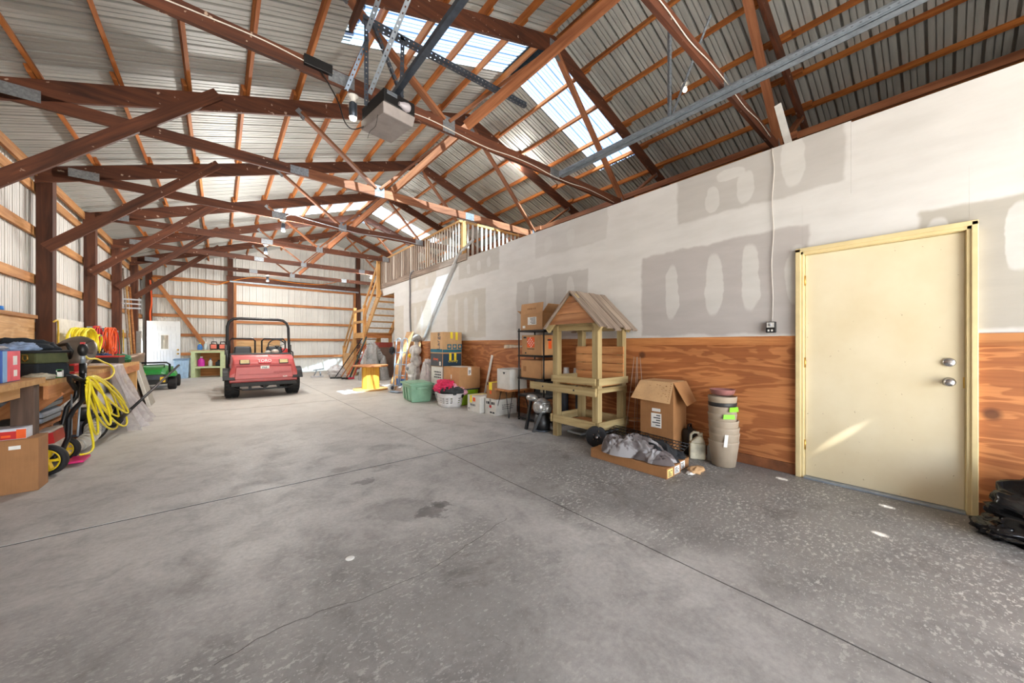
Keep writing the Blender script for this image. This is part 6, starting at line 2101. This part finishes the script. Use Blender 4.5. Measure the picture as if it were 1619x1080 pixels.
YH = plain('yellow_hose', (246, 226, 44), .45)
OC = plain('orange_rubber_cord', (236, 96, 42), .5)
RC = plain('red_rubber_cord', (200, 44, 48), .5)
coil('air_hose', 'thick bundle of bright yellow hose hung on the left wall', YH, (-1.88, 9.75, 1.28), .42, .22, .017, 11, 3, .10)
coil('air_hose', 'small yellow hose coil right of the big yellow bundle', YH, (-1.88, 10.75, 1.25), .16, .16, .014, 4, 5, .04)
coil('cord_coil', 'red cord coil hung left of the orange cord', RC, (-1.93, 10.95, 1.34), .2, .24, .013, 6, 7, .05)
coil('cord_coil', 'orange extension cord coil hung near the post', OC, (-1.88, 11.75, 1.28), .26, .30, .014, 8, 9, .06)
coil('cord_coil', 'orange cord tail hanging lowest below the orange coil', OC, (-1.88, 11.7, .95), .08, .2, .014, 3, 11, .03)
coil('cord_coil', 'black cord coil behind the orange cord', BLACK, (-1.98, 11.5, 1.25), .24, .28, .012, 5, 13, .03)
coil('cord_coil', 'mixed dark red cord bundle hung beyond the orange coil', RC, (-1.93, 12.5, 1.22), .22, .32, .011, 6, 15, .05)
coil('cord_coil', 'dark green cord bundle hung beyond the orange coil', plain('green_rubber_cord', (44, 96, 62), .5), (-1.96, 12.75, 1.2), .2, .34, .011, 6, 17, .05)
cable('hanging_cord', [(-1.92, 17.9, 3.5), (-1.9, 17.95, 3.1), (-1.88, 17.9, 2.7), (-1.92, 17.92, 2.3), (-1.9, 17.95, 1.9), (-1.9, 17.9, 1.7)], .025, OC, None)
tag(bpy.data.objects['hanging_cord'], 'orange red cord hanging down the far left corner post', 'cord')
for i, (lab, y, z0, z1, r) in enumerate((('thin pale pole leaning on the left wall, tallest of the poles', 13.95, .9, 3.3, .02), ('pale wooden pole leaning beside the tallest one on the left wall', 14.4, .9, 3.0, .022), ('brown wooden pole leaning near the door opening', 14.9, .9, 2.9, .025))):
    q = thing('pole', lab, 'pole', (-1.9, y, 0), 0)
    b = MB(); b.tube([(-1.86, y, 0.005), (-2.06, y + .35, z1)], r, 8); b.build('shaft', (W_GREYED, W_FRESH, W_CEDAR)[i], q, world=True)
q = thing('pipe_clamp', 'pale grey plastic clamp fixture on the left wall poles', 'clamp', (-1.84, 14.4, 2.2))
for z in (2.2, 2.32, 2.44):
    b = MB(); b.bar((-2.1, 14.1, z), (-1.75, 14.5, z + .03), .05, .04); b.build('jaw', WIRE_G, q, world=True)

# ------------------------------------------------------------------ washers and mowers on the floor, left
PWS = thing('pressure_washer', 'red and white pressure washer with yellow spoked wheels under the bench', 'pressure washer', (-1.25, 5.5, 0))


def spoke_wheel(parent, c, r, w, hub, ax, n=5):
    M = Matrix.Translation(c) @ Vector(ax).to_track_quat('Z', 'Y').to_matrix().to_4x4()
    h = w / 2
    b = MB(); b.lathe([(r * .74, -h * .8), (r * .9, -h), (r, -h * .5), (r, h * .5), (r * .9, h), (r * .74, h * .8), (r * .74, -h * .8)], 32, M, cap=False)
    o = b.build('wheel', RUBBER, parent, world=True)
    b = MB(); b.lathe([(r * .64, -h * .7), (r * .75, -h * .75), (r * .75, h * .75), (r * .64, h * .7), (r * .64, -h * .7)], 32, M, cap=False)
    b.lathe([(.0001, -h), (r * .2, -h), (r * .2, h), (.0001, h)], 14, M)
    for k in range(n):
        a = 2 * PI * k / n
        b.bar(M @ Vector((r * .12 * math.cos(a), r * .12 * math.sin(a), 0)), M @ Vector((r * .7 * math.cos(a), r * .7 * math.sin(a), 0)), h * 1.2, r * .16, up=M.to_3x3() @ Vector((-math.sin(a), math.cos(a), 0)))
    b.build('spoked_hub', hub, o, world=True)
    return o


YW2 = plain('hub_lemon', (240, 204, 40), .4)
spoke_wheel(PWS, (-1.24, 5.28, .14), .14, .07, YW2, (-.25, -.97, 0))
spoke_wheel(PWS, (-1.26, 5.82, .125), .125, .07, YW2, (-.25, -.97, 0), 7)
b = MB(); b.hexa([(-1.55, 5.36, .15), (-1.22, 5.36, .15), (-1.22, 5.76, .15), (-1.55, 5.76, .15)], [(-1.5, 5.38, .36), (-1.24, 5.38, .40), (-1.24, 5.74, .40), (-1.5, 5.74, .36)]); b.build('engine_cover', plain('pale_shell', (206, 200, 194), .4), PWS, world=True, bevel=.02)
b = MB(); b.hexa([(-1.38, 5.352, .26), (-1.21, 5.352, .28), (-1.21, 5.66, .28), (-1.38, 5.36, .26)], [(-1.38, 5.365, .36), (-1.225, 5.37, .38), (-1.225, 5.66, .38), (-1.38, 5.37, .36)]); b.build('red_panel', RED, PWS, world=True)
o = lettering('SI', .1, RED, PWS, (0, 0, 0), (.3, -1, 0)); o.location = pm(PWS).inverted() @ Vector((-1.36, 5.352, .21))
b = MB(); b.lathe([(.09, 0), (.1, .03), (.1, .14), (.07, .19), (.0001, .2)], 20, Matrix.Translation((-1.46, 5.42, .34))); b.build('engine_top', plain('dark_grey_shell', (62, 64, 64), .5), PWS, world=True)
b = MB(); b.tube([(-1.2, 5.25, .15), (-1.17, 5.38, .2), (-1.15, 5.45, .3), (-1.15, 5.47, .48), (-1.13, 5.52, .56), (-1.09, 5.62, .64), (-1.09, 5.64, .92)], .021, 8); b.build('handle_tube', BLACKM, PWS, world=True)
b = MB(); b.tube([(-1.36, 5.75, .15), (-1.28, 5.83, .3), (-1.24, 5.85, .56), (-1.18, 5.85, .66), (-1.16, 5.85, .86)], .021, 8); b.build('handle_tube', BLACKM, PWS, world=True)
b = MB(); b.tube([(-1.09, 5.62, .84), (-1.12, 5.48, .90), (-1.14, 5.42, .92), (-1.15, 5.5, .86), (-1.13, 5.6, .76)], .02, 8); b.build('grip_loop', BLACK, PWS, world=True)
b = MB(); b.bar((-1.09, 5.62, .86), (-1.18, 5.86, .84), .04, .03); b.build('cross_grip', BLACK, PWS, world=True)
b = MB(); b.tube([(-1.10, 5.5, .3), (-1.11, 5.66, .72)], .008, 6); b.tube([(-1.14, 5.5, .32), (-1.18, 5.7, .7)], .008, 6); b.build('control_rod', W_STEEL, PWS, world=True)
b = MB(); b.box(-1.18, -1.06, 5.5, 5.75, .03, .05); b.build('base_foot', plain('magenta_plastic', (214, 26, 112), .4), PWS, world=True)
WND = thing('spray_wand', 'upright black spray gun wand standing in the washer handle', 'spray gun', (-1.10, 5.68, .9))
b = MB(); b.cyl((-1.10, 5.68, .80), (-1.10, 5.68, 1.02), .028, n=12); b.build('lower_grip', BLACK, WND, world=True)
b = MB(); b.cyl((-1.10, 5.68, 1.02), (-1.10, 5.68, 1.13), .018, n=10); b.build('tube', W_STEEL, WND, world=True)
b = MB(); b.ball((-1.10, 5.68, 1.16), .04, .045, .07); b.build('body', BLACK, WND, world=True)
b = MB(); b.bar((-1.10, 5.70, 1.19), (-1.08, 5.90, 1.24), .035, .045); b.bar((-1.1, 5.72, 1.13), (-1.08, 5.9, 1.12), .02, .02); b.build('trigger_handle', BLACK, WND, world=True)
b = MB(); b.box(-1.115, -1.085, 5.66, 5.70, 1.21, 1.24); b.build('red_catch', RED, WND, world=True)
HZ = thing('pressure_hose', 'yellow pressure hose looped over the washer handle, trailing to the floor', 'hose', (-1.06, 6.0, 0))
pts = []
for k, (yb, zb, w) in enumerate(((6.0, .22, .10), (6.95, .20, .15), (7.35, .26, .17), (6.35, .40, .10), (7.15, .14, .12), (6.1, .30, .07), (7.0, .30, .09))):
    s0 = Vector((5.58 + .02 * (k % 3), .80 + .012 * k))
    u = Vector((yb, zb)) - s0
    w_ = Vector((-u.y, u.x)).normalized()
    for j in range(24):
        a = 2 * PI * j / 24
        q2 = s0 + u * (.5 - .5 * math.cos(a)) + w_ * (1.55 * w * math.sin(a) * (.7 + .3 * math.sin(k * 1.7)))
        pts.append((-1.055 + .016 * k * math.sin(a / 2), q2.x, max(q2.y, .05)))
pts += [(-1.03, 5.56, .75), (-1.05, 5.6, .5), (-1.05, 5.75, .25), (-1.06, 5.85, .10), (-1.07, 5.72, .07), (-1.1, 5.6, .09)]
ob = cable('hose_loops', pts, .0105, YH, HZ, 7, 2)
cable('hose_end', [(-1.09, 5.68, 1.1), (-1.1, 5.9, 1.06), (-1.1, 6.2, 1.05), (-1.12, 6.6, 1.0), (-1.1, 6.9, .94), (-1.08, 6.95, .86), (-1.07, 6.7, .80), (-1.06, 6.2, .80), (-1.06, 5.8, .80), (-1.06, 5.58, .8)], .0105, YH, HZ, 7, 4)

MW = thing('lawn_mower', 'grey push mower with big grey wheels behind the yellow hose', 'mower', (-1.4, 6.9, 0))
spoke_wheel(MW, (-1.22, 6.85, .17), .17, .06, plain('grey_hub', (150, 152, 154), .5), (1, -.5, 0), 12)
spoke_wheel(MW, (-1.20, 7.75, .17), .17, .06, BLACK, (1, -.5, 0), 5)
b = MB(); b.hexa([(-1.7, 6.7, .08), (-1.24, 6.7, .08), (-1.24, 7.7, .08), (-1.7, 7.7, .08)], [(-1.66, 6.78, .22), (-1.26, 6.78, .22), (-1.26, 7.64, .22), (-1.66, 7.64, .22)]); b.build('deck', plain('blue_grey_deck', (92, 98, 112), .4), MW, world=True, bevel=.03)
b = MB(); b.lathe([(.14, 0), (.15, .04), (.14, .12), (.08, .16), (.0001, .165)], 20, Matrix.Translation((-1.45, 7.2, .22))); b.build('engine', BLACK, MW, world=True)
q = thing('trimmer_pole', 'long black trimmer shaft slanting out over the floor from the mower', 'pole', (-1.0, 6.8, .22))
b = MB(); b.tube([(-1.02, 6.75, .22), (-.60, 9.15, .82)], .018, 8); b.build('shaft', BLACKM, q, world=True)
b = MB(); b.tube([(-1.02, 6.75, .22), (-.96, 7.09, .305)], .026, 8); b.build('coupling', BLACK, q, world=True)
q = thing('shop_vacuum', 'white corrugated vacuum hose end lying beyond the washer', 'vacuum hose', (-1.22, 6.35, .05))
b = MB()
path = [Vector((-1.3, 6.0, .07)), Vector((-1.2, 6.15, .10)), Vector((-1.16, 6.35, .15)), Vector((-1.2, 6.6, .20))]
b.tube(path, .06, 14)
for k in range(11):
    f = k / 10 * 2.999; i = int(f); p = path[i].lerp(path[i + 1], f - i); d = (path[i + 1] - path[i]).normalized()
    b.cyl(p - d * .012, p + d * .012, .072, n=14)
b.build('hose', plain('off_white_hose', (206, 202, 194), .5), q, world=True)
for i, (lab, y, z, mt) in enumerate((('grey plastic tool case upper of two beneath the bench', 5.9, .56, plain('blue_grey_plastic', (142, 152, 168), .4)), ('grey plastic tool case lower of two beneath the bench', 5.85, .43, plain('blue_grey_plastic', (142, 152, 168), .4)))):
    q = thing('tool_case', lab, 'case', (-1.62, y, z))
    b = MB(); b.box(-.28, .28, -.25, .3, 0, .12); b.build('shell', mt, q, bevel=.03)
    b = MB(); b.tube([(-.1, -.25, .05), (-.1, -.33, .06), (.1, -.33, .06), (.1, -.25, .05)], .018, 8); b.build('handle', mt, q)
    b = MB(); b.box(-.283, .283, -.253, .303, .055, .065); b.build('seam', BLACK, q)
q = thing('storage_shelf', 'low board shelf carrying the grey tool cases under the bench', 'shelf', (-1.62, 6.0, 0))
b = MB(); b.box(-.34, .28, -.5, .8, .39, .42); b.build('board', W_CEDAR, q)
for x in (-.3, .24):
    for y in (-.1, .75):
        b = MB(); b.box(x - .03, x + .03, y - .03, y + .03, 0, .39); b.build('leg', W_CEDAR, q)

# clear sheet draped from the bench to the floor
q = thing('plastic_sheet', 'clear plastic sheet draped from the bench edge to the floor', 'sheet', (-1.1, 7.7, 0))
b = MB()


def drape(u, v):
    y = 6.95 + 1.4 * u
    wv = .05 * math.sin(u * 21 + 3 * v) + .03 * math.sin(u * 47 + 1.5) + .04 * noise.noise((u * 8, v * 3, 2))
    if v < .25:
        f = v / .25
        return (-1.55 + .38 * f, y * .6 + .4 * 7.65, .905 + .03 * abs(wv) * 6 * (1 - f) + .02)
    f = (v - .25) / .75
    yy = (y - 7.65) * (.55 + .5 * f) + 7.65 + .25 * f
    return (-1.165 + .27 * f ** 1.6 + wv * (.35 + f), yy, max(.004, .915 * (1 - f)) + (.02 * abs(wv) if f > .95 else 0))


b.grid(drape, 70, 40)
b.build('sheet', film_mat('milky_film', (206, 200, 200), .66), q, world=True)
b = MB()
for i, (lab, y, mt) in enumerate((('brown board leaning third from the front by the bench end', 10.25, W_POST), ('grey brown panel leaning second in the stack by the bench end', 10.1, wood('brown_grey_panel', (128, 112, 100), (92, 78, 68), 2, 10, .7)), ('grey framed panel leaning frontmost in the stack by the bench end', 9.95, plain('taupe_panel', (150, 144, 132), .6)))):
    q = thing('leaning_board', lab, 'panel', (-1.2, y, 0))
    o_ = .05 * i
    x0, x1 = -1.28 + .11 * i, -1.46 + .10 * i
    b = MB(); b.hexa([(x0 - .03, y - .1, .002), (x0 + .01, y - .1, .002), (x0 + .01, y + .55, .002), (x0 - .03, y + .55, .002)], [(x1 - .03, y - .05, .80 + .02 * i), (x1 + .01, y - .05, .80 + .02 * i), (x1 + .01, y + .5, .80 + .02 * i), (x1 - .03, y + .5, .80 + .02 * i)]); b.build('board', mt, q, world=True)
    if i == 2:
        b = MB(); b.bar((x0 - .01, y - .11, .002), (x1 - .01, y - .06, .84), .02, .05); b.build('white_edge', WHITE, q, world=True)
q = thing('dented_sheet', 'bent brown sheet metal hood standing by the grey post', 'sheet metal', (-1.75, 13.6, 0))
b = MB()
b.grid(lambda u, v: (-1.95 + .35 * math.sin(u * 2.2) + .06 * v, 12.9 + .8 * u, .02 + (.88 + .1 * math.sin(u * 3)) * v), 16, 8)
b.build('sheet', plain('brown_sheet_metal', (150, 128, 110), .3, .5), q, world=True, solid=.004)

CART.scale = (.925, 1, 1)
